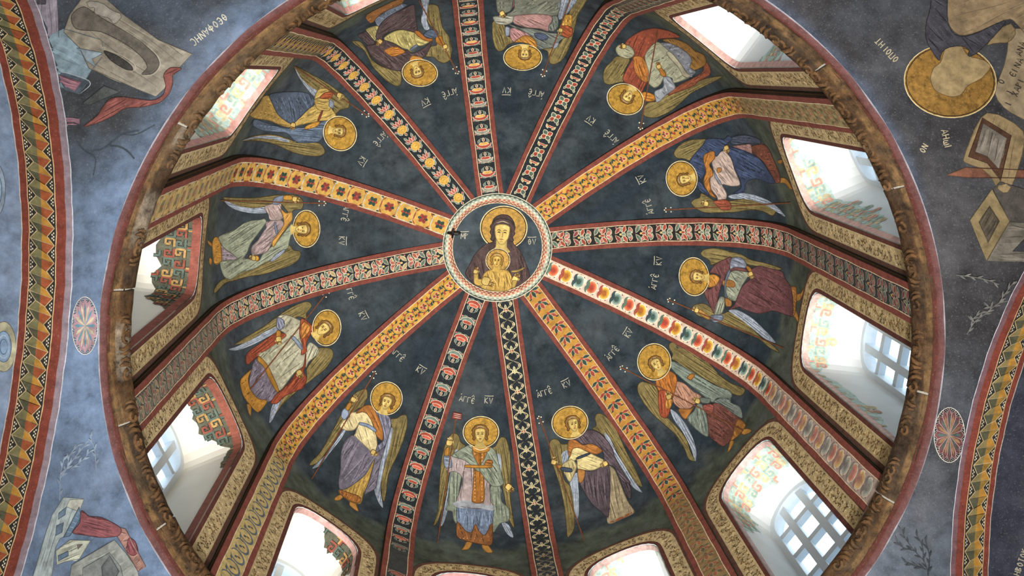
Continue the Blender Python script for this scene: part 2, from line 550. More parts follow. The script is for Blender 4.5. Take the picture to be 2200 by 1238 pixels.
# ------------------------------------------------------------------ windows
DEP = 0.232
def reveal_pt(k, x, z, d, inset=0.0):
    f = d / DEP
    p = drum(k, x * (1 - .07 * f) * (1 - inset), z - (.03 * f if z > WIN_SPR * .8 else 0) - inset * .12, 0)
    a = az(k + .5)
    return (p[0] + math.cos(a) * d * S, p[1] + math.sin(a) * d * S, p[2])
WORD = ['upper right', 'upper right', 'right', 'right', 'lower right', 'bottom right', 'bottom', 'bottom left', 'lower left', 'left', 'upper left', 'top left']
WLAB = ['arched window at the top beyond the picture edge',
        'arched window at upper right, nearly all white glare',
        'arched window at right with meander fresco on its lower jamb',
        'arched window at right with six panes and blue lit sill',
        'arched window at lower right showing a grid of many panes',
        'arched window at the bottom, right of the middle',
        'arched window at the bottom middle below the frontal angel',
        'arched window at the bottom left with a white plaster soffit',
        'arched window at lower left with brown meander fresco patch',
        'arched window at left, cream plaster beside red and green meander',
        'arched window at upper left edged by a pale pink band',
        'arched window at the top left, only its pink edge in view']
def outline_len():
    P = arch(WIN_HW, WIN_SILL, WIN_SPR, WIN_RISE, 20)
    L = [0]
    for a, b2 in zip(P[:-1], P[1:]): L.append(L[-1] + math.hypot(b2[0] - a[0], b2[1] - a[1]))
    return P, np.array(L)
OP, OL = outline_len(); OLT = OL[-1]
def on_reveal(k, l, d, inset=0.0):
    l = min(max(l, 0), OLT)
    i = min(int(np.searchsorted(OL, l, 'right')) - 1, len(OP) - 2)
    f = (l - OL[i]) / (OL[i + 1] - OL[i])
    x = OP[i][0] * (1 - f) + OP[i + 1][0] * f; z = OP[i][1] * (1 - f) + OP[i + 1][1] * f
    return reveal_pt(k, x, z, d, inset)
def map_poly(mb, P2, F2, fn, col):
    mb.add([fn(x, y) for x, y in P2], F2, col)
# fragments of painted meander: (from, to along the outline, depth), per window, as fractions
FRAG = {1: [(.70, .80, .40)], 2: [(.24, .40, .22), (.44, .86, .34)], 3: [(.30, .62, .34), (.60, .92, .20)],
        4: [(.34, .70, .45)], 5: [(.33, .43, .25), (.50, .64, .40)], 6: [(.3, .7, .45)], 7: [(.36, .50, .30), (.60, .70, .35)],
        8: [(.32, .44, .18), (.42, .66, .42), (.66, .80, .25)], 9: [(.30, .74, .48), (.70, .9, .30)], 10: [(.25, .95, .62)], 11: [(.3, .8, .4)], 0: [(.3, .7, .4)]}
MC = [('#8a4c3c', '#a98652', '#58675c'), ('#d9a090', '#9fb8ae', '#d6c49a')]
for k in range(12):
    win = tag(empty('window_%d' % (k + 1), drum(k, 0, WIN_SILL)), WLAB[k], None, None, 'structure')
    # reveal
    mb = MB(); P = []; C = []
    NL, ND = 60, 9
    for i in range(NL + 1):
        for j in range(ND):
            P.append(on_reveal(k, OLT * i / NL, DEP * j / (ND - 1))); C.append(hx('#efe9da') if k in (7, 8, 9, 10) else hx('#e4e6e4'))  # warm light tint painted into the left reveals, cool into the others
    mb.grid(P, NL + 1, ND, C)
    sillp = [on_reveal(k, 0, DEP * j / (ND - 1)) for j in range(ND)] + [on_reveal(k, OLT, DEP * j / (ND - 1)) for j in range(ND)]
    mb.grid(sillp, 2, ND, '#cfd6dc')
    mb.build('reveal', 'plaster', win, False)
    pale = 0 if k in (7, 8, 9) else 1
    bgc = '#5b5a4a' if pale == 0 else '#b9cfc6'
    mb = MB()
    for (f0, f1, dq) in FRAG[k]:
        l0, l1, dm = f0 * OLT, f1 * OLT, dq * .30
        n = 26
        poly = [(l0 + (l1 - l0) * i / 30, .0) for i in range(31)]
        rr = random.Random(k * 31 + int(f0 * 100))
        for i in range(n + 1):
            t = 1 - i / n
            e = min(1, 4 * min(t, 1 - t) + .25)
            poly.append((l0 + (l1 - l0) * t, dm * e * (.8 + .25 * rr.random())))
        V, T = cdt(poly, [], .03)
        map_poly(mb, V, T, lambda x, y: on_reveal(k, x, y, .012), mul(bgc, 1))
        # fret bars
        cell = .035; bars = MC[pale]
        ni = int((l1 - l0) / cell) + 1; nj = int(dm / cell) + 2
        for i in range(ni):
            for j in range(nj):
                ox, oy = l0 + i * cell, .008 + j * cell
                fl = -1 if (i + j) % 2 else 1
                pat = [[(.1, .1), (.9, .1), (.9, .9), (.35, .9), (.35, .5), (.62, .5)], [(.1, .9), (.1, .35), (.62, .35)]][0 if (i * 3 + j) % 3 else 1]
                pl = []
                for (x, y) in pat:
                    x = x if fl > 0 else 1 - x
                    pl.append((ox + x * cell, oy + y * cell))
                den = []
                for a, b2 in zip(pl[:-1], pl[1:]):
                    for t in (0, .5): den.append((a[0] + (b2[0] - a[0]) * t, a[1] + (b2[1] - a[1]) * t))
                den.append(pl[-1])
                if inside(den, poly).mean() < .6: continue
                col = bars[(i + j * 2 + k) % 3]
                for wd, cc, ins in ((.0125, '#d8cfae' if pale else '#20201a', .018), (.0078, col, .024)):
                    for a, b2 in zip(pl[:-1], pl[1:]):
                        Pq, Fq = ribbon([a, ((a[0] + b2[0]) / 2, (a[1] + b2[1]) / 2), b2], wd, False)
                        map_poly(mb, Pq, Fq, lambda x, y, ins=ins: on_reveal(k, x, max(y, .001), ins), cc)
    if mb.v: mb.build('meander_fresco', 'paint', win)
    # inner painted edge strip
    mb = MB()
    L = [(OLT * i / 80, 0) for i in range(81)]
    col = ['#b5776a', '#c9a095', '#d8b0a4', '#d8b8ae', '#c8aaa4', '#c2a49c', '#c08a88', '#c39a92', '#8a5040', '#8a4f42', '#cf9a90', '#cf9a90'][k]
    P = []
    for l, _ in L:
        P.append(on_reveal(k, l, .0005, .03)); P.append(on_reveal(k, l, .020 if k not in (8, 9) else .028, .03))
    mb.grid(P, 81, 2, col)
    mb.build('edge_band', 'paint', win)
    # timber frame, bars and panes at the outer face of the wall
    a = az(k + .5); nx, ny = math.cos(a), math.sin(a)
    c0 = Vector(reveal_pt(k, 0, WIN_SILL, DEP * .93))
    def fr(x, z, d=0.0):
        return (c0.x + (-ny * x + nx * d) * S, c0.y + (nx * x + ny * d) * S, (z) * S)
    FH = WIN_HW * .925
    top = WIN_SPR - .03
    ins_ = arch(FH - .018, WIN_SILL + .018, top, WIN_RISE - .018, 18)
    out_ = arch(FH + .02, WIN_SILL - .015, top, WIN_RISE + .03, 18)
    mb = MB(); FD = .022
    n = len(ins_); P = []
    for (xi, zi), (xo, zo) in zip(ins_, out_):
        P += [fr(xi, zi, FD), fr(xi, zi, -FD), fr(xo, zo, -FD), fr(xo, zo, FD)]
    mb.grid(P, n, 4, '#d0d9e0')
    b0, b1 = ins_[0], ins_[-1]
    def box(mb, x0, x1, z0, z1, d0, d1, col):
        q = [fr(x, z, d) for d in (d0, d1) for z in (z0, z1) for x in (x0, x1)]
        mb.add(q, [(0, 1, 3, 2), (4, 6, 7, 5), (0, 4, 5, 1), (2, 3, 7, 6), (0, 2, 6, 4), (1, 5, 7, 3)], col)
    box(mb, -FH, FH, WIN_SILL - .01, WIN_SILL + .02, -FD, FD, '#d0d9e0')
    frame = mb.build('frame', 'wood', win)
    BWd = .0135
    xs = [-FH * .36, FH * .36]
    zs = [WIN_SILL + .155 * i for i in range(1, 7)]
    def ztop(x): return top + (WIN_RISE - .018) * math.sqrt(max(0, 1 - (x / (FH - .018)) ** 2)) ** .8
    for x in xs:
        mb = MB(); box(mb, x - BWd, x + BWd, WIN_SILL + .015, ztop(x) + .008, -.014, .014, '#ccd6de'); mb.build('mullion', 'wood', win)
    for z in zs:
        hwz = FH - .012 if z <= top else (FH - .012) * math.sqrt(max(.05, 1 - ((z - top) / WIN_RISE) ** 2))
        mb = MB(); box(mb, -hwz, hwz, z - BWd, z + BWd, -.012, .012, '#ccd6de'); mb.build('transom', 'wood', win)
    cols_ = [(-FH + .014, xs[0]), (xs[0], xs[1]), (xs[1], FH - .014)]
    zz = [WIN_SILL + .015] + zs + [top + WIN_RISE]
    for (x0, x1) in cols_:
        for z0, z1 in zip(zz[:-1], zz[1:]):
            tl, tr = min(z1, ztop(x0)), min(z1, ztop(x1))
            if max(tl, tr) <= z0 + .01: continue
            mb = MB(); tm = min(z1, ztop((x0 + x1) / 2))
            mb.add([fr(x0, z0, .004), fr(x1, z0, .004), fr(x1, max(tr, z0), .004), fr((x0 + x1) / 2, max(tm, z0), .004), fr(x0, max(tl, z0), .004)], [(0, 1, 2, 3, 4)], '#eeeeee')
            mb.build('pane', 'glass', win)
    # painted surround on the drum wall
    opn = arch(WIN_HW, WIN_SILL, WIN_SPR, WIN_RISE, 18)
    def band(e0, e1, off, col, name=None, n=18):
        A = arch(WIN_HW + e0, max(0, WIN_SILL - e0 * .6), WIN_SPR, WIN_RISE + e0, n); B = arch(WIN_HW + e1, max(-.005, WIN_SILL - e1 * .6), WIN_SPR, WIN_RISE + e1, n)
        P = []
        for p, q in zip(A, B):
            for t in (0, .5, 1): P.append(drum(k, min(CH / 2, max(-CH / 2, p[0] + (q[0] - p[0]) * t)), min(p[1] + (q[1] - p[1]) * t, HD - .0), -off))
        return P, len(A)
    mb = MB()
    P, n = band(0, BORD, .0012, None); mb.grid(P, n, 3, mix('#b29c70', '#c0ac82', (k * .37) % 1))
    # sill strip
    P = [drum(k, x, z, -.0012) for x in np.linspace(-WIN_HW - .03, WIN_HW + .03, 8) for z in (WIN_SILL, -.01)]
    mb.grid(P, 8, 2, '#b0995e')
    sur = mb.build('painted_surround', 'paint', win)
    mb = MB()
    for e0, e1, cc, of in ((-.001, .012, '#5b322a', .0018), (.0125, .015, '#c9b58a', .0018), (BORD - .012, BORD, '#5a3c30', .0018), (BORD - .0145, BORD - .0125, '#b9a47c', .0018)):
        P, n = band(e0, e1, of, None); mb.grid(P, n, 3, cc)
    mb.build('surround_line', 'paint', win)
    # scrollwork
    mb = MB(); rr = random.Random(k)
    A = arch(WIN_HW + BORD * .5, 0.0, WIN_SPR, WIN_RISE + BORD * .5, 40)
    AL = [0]
    for p, q in zip(A[:-1], A[1:]): AL.append(AL[-1] + math.hypot(q[0] - p[0], q[1] - p[1]))
    step = .0155; nst = int(AL[-1] / step)
    for i in range(nst):
        for row in (-1, 0, 1):
            l = (i + .5 + .3 * rr.random()) * step
            q = min(int(np.searchsorted(AL, l, 'right')) - 1, len(A) - 2); f = (l - AL[q]) / (AL[q + 1] - AL[q])
            cx = A[q][0] * (1 - f) + A[q + 1][0] * f; cz = A[q][1] * (1 - f) + A[q + 1][1] * f
            tx, tz = A[q + 1][0] - A[q][0], A[q + 1][1] - A[q][1]; ln = math.hypot(tx, tz); tx /= ln; tz /= ln
            ofs = row * .0125 + .003 * (rr.random() - .5)
            cx += -tz * ofs; cz += tx * ofs
            r0 = .0065 + .003 * rr.random(); a0 = rr.random() * 6.28; dirn = rr.choice((-1, 1)); tw = 3.2 + 2 * rr.random()
            pl = [(cx + r0 * (1 - .55 * t) * math.cos(a0 + dirn * tw * t), cz + r0 * (1 - .55 * t) * math.sin(a0 + dirn * tw * t)) for t in np.linspace(0, 1, 6)]
            Pq, Fq = ribbon(pl, .0038, True)
            mb.add([drum(k, x, min(z, HD - .002), -.0021) for x, z in Pq], Fq, rr.choice(('#5a4222', '#6a4c26', '#4a3a20', '#dcc48e', '#e2d0a0', '#7d5c2a')))
    tag(mb.build('scrollwork', 'paint', win), None, None, None, 'stuff')

# ------------------------------------------------------------------ ribs with painted ornament
HWI = RW * .5 - .0185       # half-width of the ornament field
U = HWI * S                 # motif unit in metres
def petal(cx, cy, ang, ln, wd, tip=.6):
    ca, sa = math.cos(ang), math.sin(ang)
    out = []
    for t, w in ((0, 0.05), (.2, .6), (.45, 1), (.7, tip), (1, 0), (.7, -tip), (.45, -1), (.2, -.6), (0, -.05)):
        x, y = t * ln, w * wd * .5
        out.append((cx + x * ca - y * sa, cy + x * sa + y * ca))
    return out
class Motif:
    def __init__(self): self.items = []
    def p(self, pts, col, edge=None, e=.07, sm=1):
        P = smooth_closed(pts, sm) if sm else np.asarray(pts, float)
        if edge:
            c = P.mean(0); d = P - c; l = np.linalg.norm(d, axis=1, keepdims=True) + 1e-6
            self.items.append(('p', c + d * (1 + e / l), edge))
        self.items.append(('p', P, col)); return self
    def leaf(self, x, y, deg, ln, wd, col, edge='#d8cfae', tip=.6):
        self.p(petal(x, y, math.radians(deg), ln, wd, tip), col, edge, .06)
        a = math.radians(deg)
        self.s([(x, y), (x + ln * .8 * math.cos(a), y + ln * .8 * math.sin(a))], mul(col, .55), .05); return self
    def s(self, pts, col, w=.07): self.items.append(('s', smooth_open(pts, 5), col, w)); return self
    def disc(self, x, y, r, col, n=14, a0=0, a1=360, edge=None):
        P = [(x + r * math.cos(math.radians(a0 + (a1 - a0) * i / n)), y + r * math.sin(math.radians(a0 + (a1 - a0) * i / n))) for i in range(n if a1 - a0 == 360 else n + 1)]
        return self.p(P, col, edge, .06, 0)
    def mesh(self, name, dull=0.0, dullc='#6a6252'):
        mb = MB(); z = .0018
        for it in self.items:
            col = mix(it[2], dullc, dull) if dull else hx(it[2])
            if it[0] == 'p':
                V, T = cdt([tuple(q) for q in it[1]])
                mb.add([(x * U, y * U, z) for x, y in V], T, col)
            else:
                P, Fq = ribbon(it[1], it[3])
                mb.add([(x * U, y * U, z) for x, y in P], Fq, col)
            z += .00022
        me = mb.mesh(name); me.materials.append(MAT['paint']); return me
RED, GRN, CRM, OCH, PNK, DRK = '#a34a3a', '#56695c', '#d9c9a0', '#c89a45', '#b9746a', '#252c28'
def cup(c1, c2, lf):
    m_ = Motif()
    for sx in (-1, 1):
        m_.leaf(sx * .25, -.5, 90 - sx * 55, .75, .26, lf, '#9aa392'); m_.leaf(sx * .62, .35, 90 + sx * 25, .55, .2, lf, '#9aa392')
        m_.disc(sx * .8, -.35, .11, PNK, 8)
    m_.p([(-.9, .25), (-.62, -.22), (0, -.42), (.62, -.22), (.9, .25), (.4, .1), (0, .2), (-.4, .1)], c1, '#e0c9b0')
    m_.p([(-.6, .12), (-.3, .42), (0, .3), (.3, .42), (.6, .12), (0, .0)], c2, '#e0c9b0')
    m_.leaf(0, .5, 90, .5, .22, RED); m_.s([(-.5, .75), (-.2, .95), (0, .7), (.2, .95), (.5, .75)], '#8b9485', .07)
    return m_
def cross4():
    m_ = Motif()
    for i in range(4):
        m_.leaf(0, 0, 45 + i * 90, .72, .5, (RED, GRN)[i % 2], '#e2d7b4', .85)
    m_.disc(0, 0, .1, CRM, 8)
    for sx in (-1, 1):
        m_.leaf(sx * .25, .85, 90 - sx * 35, .55, .22, '#b99f62'); m_.leaf(sx * .6, -.75, 90 + sx * 20, .45, .18, '#8b9479')
    m_.p([(-.5, 1.25), (-.2, 1.0), (0, 1.08), (.2, 1.0), (.5, 1.25), (0, 1.2)], RED, '#e2d7b4')
    return m_
def scroll(fl, c1=RED, c2='#32483e'):
    m_ = Motif()
    m_.s([(fl * .66 * math.cos(a), .62 * math.sin(a)) for a in np.linspace(-2.2, 3.4, 12)] , c2, .09)
    for i in range(8):
        a = 2 * math.pi * i / 8 + .2
        m_.leaf(fl * .62 * math.cos(a), .6 * math.sin(a), (math.degrees(a) + 60) if fl > 0 else 180 - (math.degrees(a) + 60), .5, .24, c2 if i % 3 else c1, None)
    for d in (70, 190, 310): m_.leaf(0, 0, d, .42, .3, c1, '#dcb890', .9)
    m_.leaf(0, -.05, 250, .4, .2, c2, None)
    for sx in (-1, 1):
        m_.leaf(sx * .15, .8, 90 - sx * 55, .6, .24, c1 if sx == fl else c2, None); m_.leaf(sx * .2, -.8, -90 + sx * 60, .55, .22, c2 if sx == fl else c1, None)
        m_.disc(sx * .85, .35 * fl, .09, c1, 7)
    return m_
def shell(c, c2, c3, lf):
    m_ = Motif()
    for r, cc in ((.86, '#ecdcc0'), (.72, c), (.54, c2), (.34, c3)):
        m_.disc(0, .14, r, cc, 20)
    for sx in (-1, 1):
        m_.p([(0, -.22), (sx * .22, -.2), (sx * .5, -.42), (sx * .82, -.28), (sx * .66, -.62), (sx * .3, -.7), (0, -.6)], lf, mul(lf, .6), .04)
        m_.leaf(sx * .78, .55, 90 + sx * 30, .28, .14, lf, None); m_.disc(sx * .88, .1, .06, RED, 6)
    return m_
def chevron(c1, c2):
    m_ = Motif()
    for sx in (-1, 1):
        m_.leaf(sx * .1, -.6, 90 - sx * 72, 1.0, .5, c1, '#cdb68a'); m_.leaf(sx * .08, -.4, 90 - sx * 38, 1.1, .5, c2, '#cdb68a')
        m_.leaf(sx * .45, .35, 90 - sx * 75, .5, .2, c1, None)
    m_.leaf(0, -.45, 90, 1.1, .5, c1, '#cdb68a'); m_.disc(0, -.55, .2, c2, 8)
    return m_
def interlace(c):
    m_ = Motif(); W_ = '#c9bd94'
    ys = np.linspace(-1.15, 1.15, 9)
    for sg in (-1, 1):
        m_.s([(sg * .82 * math.cos(math.pi * y / 1.15 * .5 * 2 - math.pi / 2), y) for y in ys], W_, .085)
        m_.s([(sg * .55 * math.sin(math.pi * (y + 1.15) / 1.15), y) for y in ys], '#a9a27c', .05)
    for d in (90, 45, 135, -90): m_.leaf(0, -.1, d, .42, .2, c if d != -90 else '#a9a27c', '#d9cfa8')
    for sx in (-1, 1):
        for y in (.6, -.7): m_.leaf(sx * .75, y, 90 + sx * 40, .32, .16, '#b2926a', '#d9cfa8')
    return m_
def sunflower(c=OCH):
    m_ = Motif()
    for sx in (-1, 1):
        for y, d in ((-.75, 60), (-.2, 20), (.45, 55), (.95, 75)):
            m_.leaf(sx * .35, y, 90 - sx * (90 - d), .62, .2, '#7c877c', '#b7bba8')
        m_.leaf(sx * .15, .55, 90 - sx * 30, .7, .3, '#b5695c', '#e0b9a0'); m_.disc(sx * .75, .1, .12, PNK, 8)
    m_.leaf(0, .5, 90, .75, .3, '#b5695c', '#e0b9a0')
    P = []
    for i in range(28):
        a = 2 * math.pi * i / 28; r = .56 if i % 2 else .46
        P.append((r * math.cos(a), -.1 + r * math.sin(a)))
    m_.p(P, c, '#e4c376', .05, 0); m_.disc(0, -.1, .26, '#d8ad55', 12); m_.s([(-.2, -.2), (0, -.05), (.2, -.2)], '#9a6f28', .06)
    m_.leaf(0, -1.05, 90, .4, .2, '#a14e42')
    return m_
def hexa(c):
    m_ = Motif()
    m_.p([(-.98, -1.0), (.98, -1.0), (.98, 1.0), (-.98, 1.0)], '#c79d4e', None, 0, 0)
    hx_ = [(-.98, -.62), (-.55, -.98), (.55, -.98), (.98, -.62), (.98, .62), (.55, .98), (-.55, .98), (-.98, .62)]
    for a, b2 in zip(hx_, hx_[1:] + hx_[:1]):
        m_.s([a, b2], '#b9b7a0' if c else '#8f4a34', .16)
    for d, cc in ((90, RED), (-90, RED), (35, '#31463c'), (145, '#31463c'), (-35, '#31463c'), (-145, '#31463c')):
        m_.leaf(0, 0, d, .62, .42, cc if c else {RED: '#31463c'}.get(cc, '#8d3f38'), None, .9)
    m_.disc(0, 0, .12, RED, 8)
    for sx in (-1, 1):
        for sy in (-1, 1): m_.leaf(sx * .86, sy * .93, 90, .22, .2, '#31463c', None)
    return m_
def foliage(seed, cols):
    r = random.Random(seed); m_ = Motif()
    for sx in (-1, 1):
        m_.s([(0, -1), (sx * .55, -.55), (sx * .8, .1), (sx * .35, .55), (0, .95)], '#8f9480', .05)
        for i, (x, y, d, ln) in enumerate(((.12, -.9, 35, 1.0), (.85, -.3, 140, .95), (.2, .0, 30, .85), (.8, .75, 165, .8), (.1, .45, 70, .6))):
            dd = d + 16 * (r.random() - .5)
            m_.leaf(sx * x, y, dd if sx > 0 else 180 - dd, ln, .4, cols[(i + seed) % len(cols)], '#cfc6a8', .75)
        m_.disc(sx * .45, .9, .13, PNK, 8); m_.disc(sx * .8, -.75, .1, PNK, 8)
    m_.leaf(0, -.25, 90, .6, .3, cols[0], '#cfc6a8'); m_.disc(0, -.3, .13, '#cfae6a', 8)
    return m_
def ringscroll():
    m_ = Motif()
    m_.s([(.75 * math.cos(a), .8 * math.sin(a)) for a in np.linspace(.4, 6.2, 12)], '#5a6470', .2)
    m_.leaf(0, 0, 60, .5, .3, '#545f66', None); m_.leaf(0, 0, 200, .4, .24, '#6a4a40', None); m_.leaf(.6, .7, 120, .5, .25, '#545f66', None)
    return m_
def shells():
    L = [shell('#d98a62', '#c4593c', '#a34432', '#5d7462'), shell('#dcb24a', '#c28c34', '#a8642e', '#a5513f'), shell('#9fb0a2', '#6f8a80', '#40564e', '#3b4c50')]
    return L
RIBS = [  # background, motifs, spacing in drum radii, ornament names, label, dull background on the drum
    ('#23282a', [cup('#8f8f80', RED, '#66756a'), cup(RED, '#d2a252', '#66756a')], .064, 'flower_cup', 'black painted dome rib with red flower cups, at the top', '#3a3936'),
    ('#20262a', [cross4()], .088, 'star_flower', 'black painted dome rib with four-petalled red and green star flowers', '#5a5044'),
    ('#c2933f', [scroll(1), scroll(-1)], .080, 'leaf_scroll', 'yellow ochre dome rib with green leaf scrolls, rising to upper right', '#9c8a60'),
    ('#24221f', [foliage(1, [RED, '#5f7564', PNK]), foliage(2, ['#7c8c7c', RED, '#8f4a44'])], .090, 'leaf_cluster', 'black dome rib with pink and grey-green leaves running straight right', '#3a3a3c'),
    ('#d8c3b0', shells(), .0590, 'shell_flower', 'pale pink dome rib with a row of red, yellow and grey shell flowers', '#a8948a'),
    ('#b5853a', [chevron('#34493f', RED), chevron(RED, '#34493f')], .060, 'chevron_leaf', 'ochre dome rib with stacked green and red chevron leaves', '#8d744c'),
    ('#20262a', [interlace('#a8604a'), interlace('#c0b27a')], .088, 'interlaced_scroll', 'black dome rib with pale interlaced vines, lower one right of the bottom middle', '#34373a'),
    ('#20262a', [cup(RED, '#c4624c', '#5f7266'), cup('#6f8074', RED, '#5f7266')], .076, 'flower_cup', 'black dome rib with alternating red and grey-green flower cups, below the medallion', '#3a3d3c'),
    ('#c2953f', [scroll(-1, '#a34a3a', '#33463f'), scroll(1, '#a34a3a', '#33463f')], .072, 'leaf_scroll', 'yellow ochre dome rib with dark leaf scrolls, falling to lower left', '#bda870'),
    ('#24282a', [foliage(5, ['#a8604e', '#68786a', '#b5a276']), foliage(6, ['#68786a', '#b0655a', '#a8604e'])], .080, 'leaf_cluster', 'black dome rib with pink, cream and green leaves running left', '#655f56'),
    ('#c0a05e', [hexa(1), hexa(0)], .078, 'palmette_panel', 'dome rib of framed ochre panels with dark palmettes, running left', '#b5a87c'),
    ('#23292b', [sunflower()], .100, 'yellow_flower', 'black dome rib with a row of large yellow flowers, rising to upper left', '#80724c'),
]
for k, (bgc, motifs, sp, mname, label, dullbg) in enumerate(RIBS):
    root = tag(empty('dome_rib', ribpt(k, 0.0, 0)), label, 'rib', 'painted ribs of the dome')
    # shaft: face and both sides
    mb = MB(); NS = 64; ss = np.linspace(-.004, STOP, NS)
    P = []; C = []; ts = np.linspace(-RW / 2, RW / 2, 5)
    for s in ss:
        t_ = min(1, max(0, (s - HD + .12) / .25))
        for t in ts:
            P.append(ribpt(k, s, t)); C.append(mix(dullbg, bgc, t_))
    mb.grid(P, NS, 5, C, flip=True)
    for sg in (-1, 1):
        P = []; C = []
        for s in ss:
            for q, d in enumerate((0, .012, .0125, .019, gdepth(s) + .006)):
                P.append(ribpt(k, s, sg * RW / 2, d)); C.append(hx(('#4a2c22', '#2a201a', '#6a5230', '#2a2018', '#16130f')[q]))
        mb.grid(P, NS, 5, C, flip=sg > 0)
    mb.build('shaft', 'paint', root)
    # red borders with pale lines
    for sg in (-1, 1):
        mb = MB()
        for t0, t1, cc, of in ((HWI + .0005, RW / 2 + .0006, '#783f34', .0007), (HWI - .0012, HWI + .0012, '#dcc9a4', .0011)):
            P = []
            for s in ss:
                wv = .0009 * math.sin(s * 31 + k * 2 + sg)
                P.append(ribpt(k, s, sg * (t0 + wv), -of)); P.append(ribpt(k, s, sg * (t1 + (wv if t1 < RW / 2 else 0)), -of))
            mb.grid(P, NS, 2, cc, flip=sg > 0)
        mb.build('border', 'paint', root)
    # ornament
    meshes = [m_.mesh(mname) for m_ in motifs]
    dulls = [m_.mesh(mname, .45, dullbg) for m_ in motifs]
    if k == 8: dulls = [ringscroll().mesh(mname)]
    s = STOP - sp * .55; i = 0
    while s > sp * .4:
        if k == 7 and .80 < s < .97:      # bare patch of repaired plaster
            s -= sp; continue
        me = meshes[i % len(meshes)] if s > HD - .02 else dulls[i % len(dulls)]
        r, z, nr, nz = prof(s); a = az(k); ca, sa = math.cos(a), math.sin(a)
        o = bpy.data.objects.new(mname, me); COL.objects.link(o); o.parent = root
        X = Vector((-sa, ca, 0)); Zn = Vector((-nr * ca, -nr * sa, -nz)); Y = Zn.cross(X)
        p = Vector(ribpt(k, s, 0)) - Vector(ORG[root.name])
        mm = Matrix.Identity(4)
        ky = sp / (RW * .66) * (1.0 if mname in ('palmette_panel', 'interlaced_scroll') else .92)
        ky = {'interlaced_scroll': sp / 2.3 / HWI, 'palmette_panel': sp / 2.0 / HWI}.get(mname, min(1.05, sp / 1.9 / HWI))
        sx = 1.0
        for q in range(3):
            mm[q][0], mm[q][1], mm[q][2], mm[q][3] = X[q] * sx, Y[q] * ky, Zn[q], p[q]
        o.matrix_local = mm
        # arc length per unit of s on the dome
        s -= sp / (1.0 if s <= HD else math.hypot(math.sin(s - HD), (HT - HD) * math.cos(s - HD))); i += 1

# ------------------------------------------------------------------ central medallion
medal = tag(empty('medallion', (0, 0, HT * S)), 'round painted medallion of a veiled woman and child at the dome crown', 'medallion')
def crown(r, th, drop):
    f = math.acos(min(1, r)); z = HD + (HT - HD) * math.sin(f)
    return (r * S * math.cos(th), r * S * math.sin(th), (z - drop) * S)
mb = MB(); P = []
rs = np.linspace(0.0005, .2, 12)
for i in range(72):
    for r in rs: P.append(crown(r, 2 * math.pi * i / 72, .006))
mb.grid(P, 72, len(rs), '#39444a', closed=True)
mb.build('field', 'fresco', medal, True)
MEDS = Surf(mb.v, mb.f)
mb = MB(); NT = 132; rows = np.linspace(.188, .226, 9)
palette = ['#8f4030', '#9c4c38', '#b0664e', '#c9b090', '#cfd0bc', '#9aa592', '#6d7b6a', '#55645a']
def ringp(r, th):
    t = (r - .188) / .038
    return crown(r, th, .006 + .011 * math.sin(math.pi * min(1, max(0, t))) ** .7)
for j in range(8):
    for i in range(NT):
        a0, a1 = 2 * math.pi * i / NT, 2 * math.pi * (i + 1) / NT
        c = palette[j] if (i + j) % 2 else mix(palette[j], ('#d6c0a4', '#dcccae', '#e0d2b4', '#b0664e', '#9aa592', '#dad8c4', '#ccceba', '#39443e')[j], .7)
        mb.add([ringp(rows[j], a0), ringp(rows[j], a1), ringp(rows[j + 1], a1), ringp(rows[j + 1], a0)], [(0, 1, 2, 3)], c)
tag(mb.build('checker_border', 'paint', medal), 'red, white and green checkered border', None, None, 'stuff')
mb = MB()
for r0, r1, cc in ((.1862, .1885, '#d9cfae'), (.2255, .2285, '#d9d2b8')):
    P = []
    for i in range(120):
        for r in (r0, r1): P.append(crown(r, 2 * math.pi * i / 120, .0075))
    mb.grid(P, 120, 2, cc, closed=True)
mb.build('border_line', 'paint', medal)

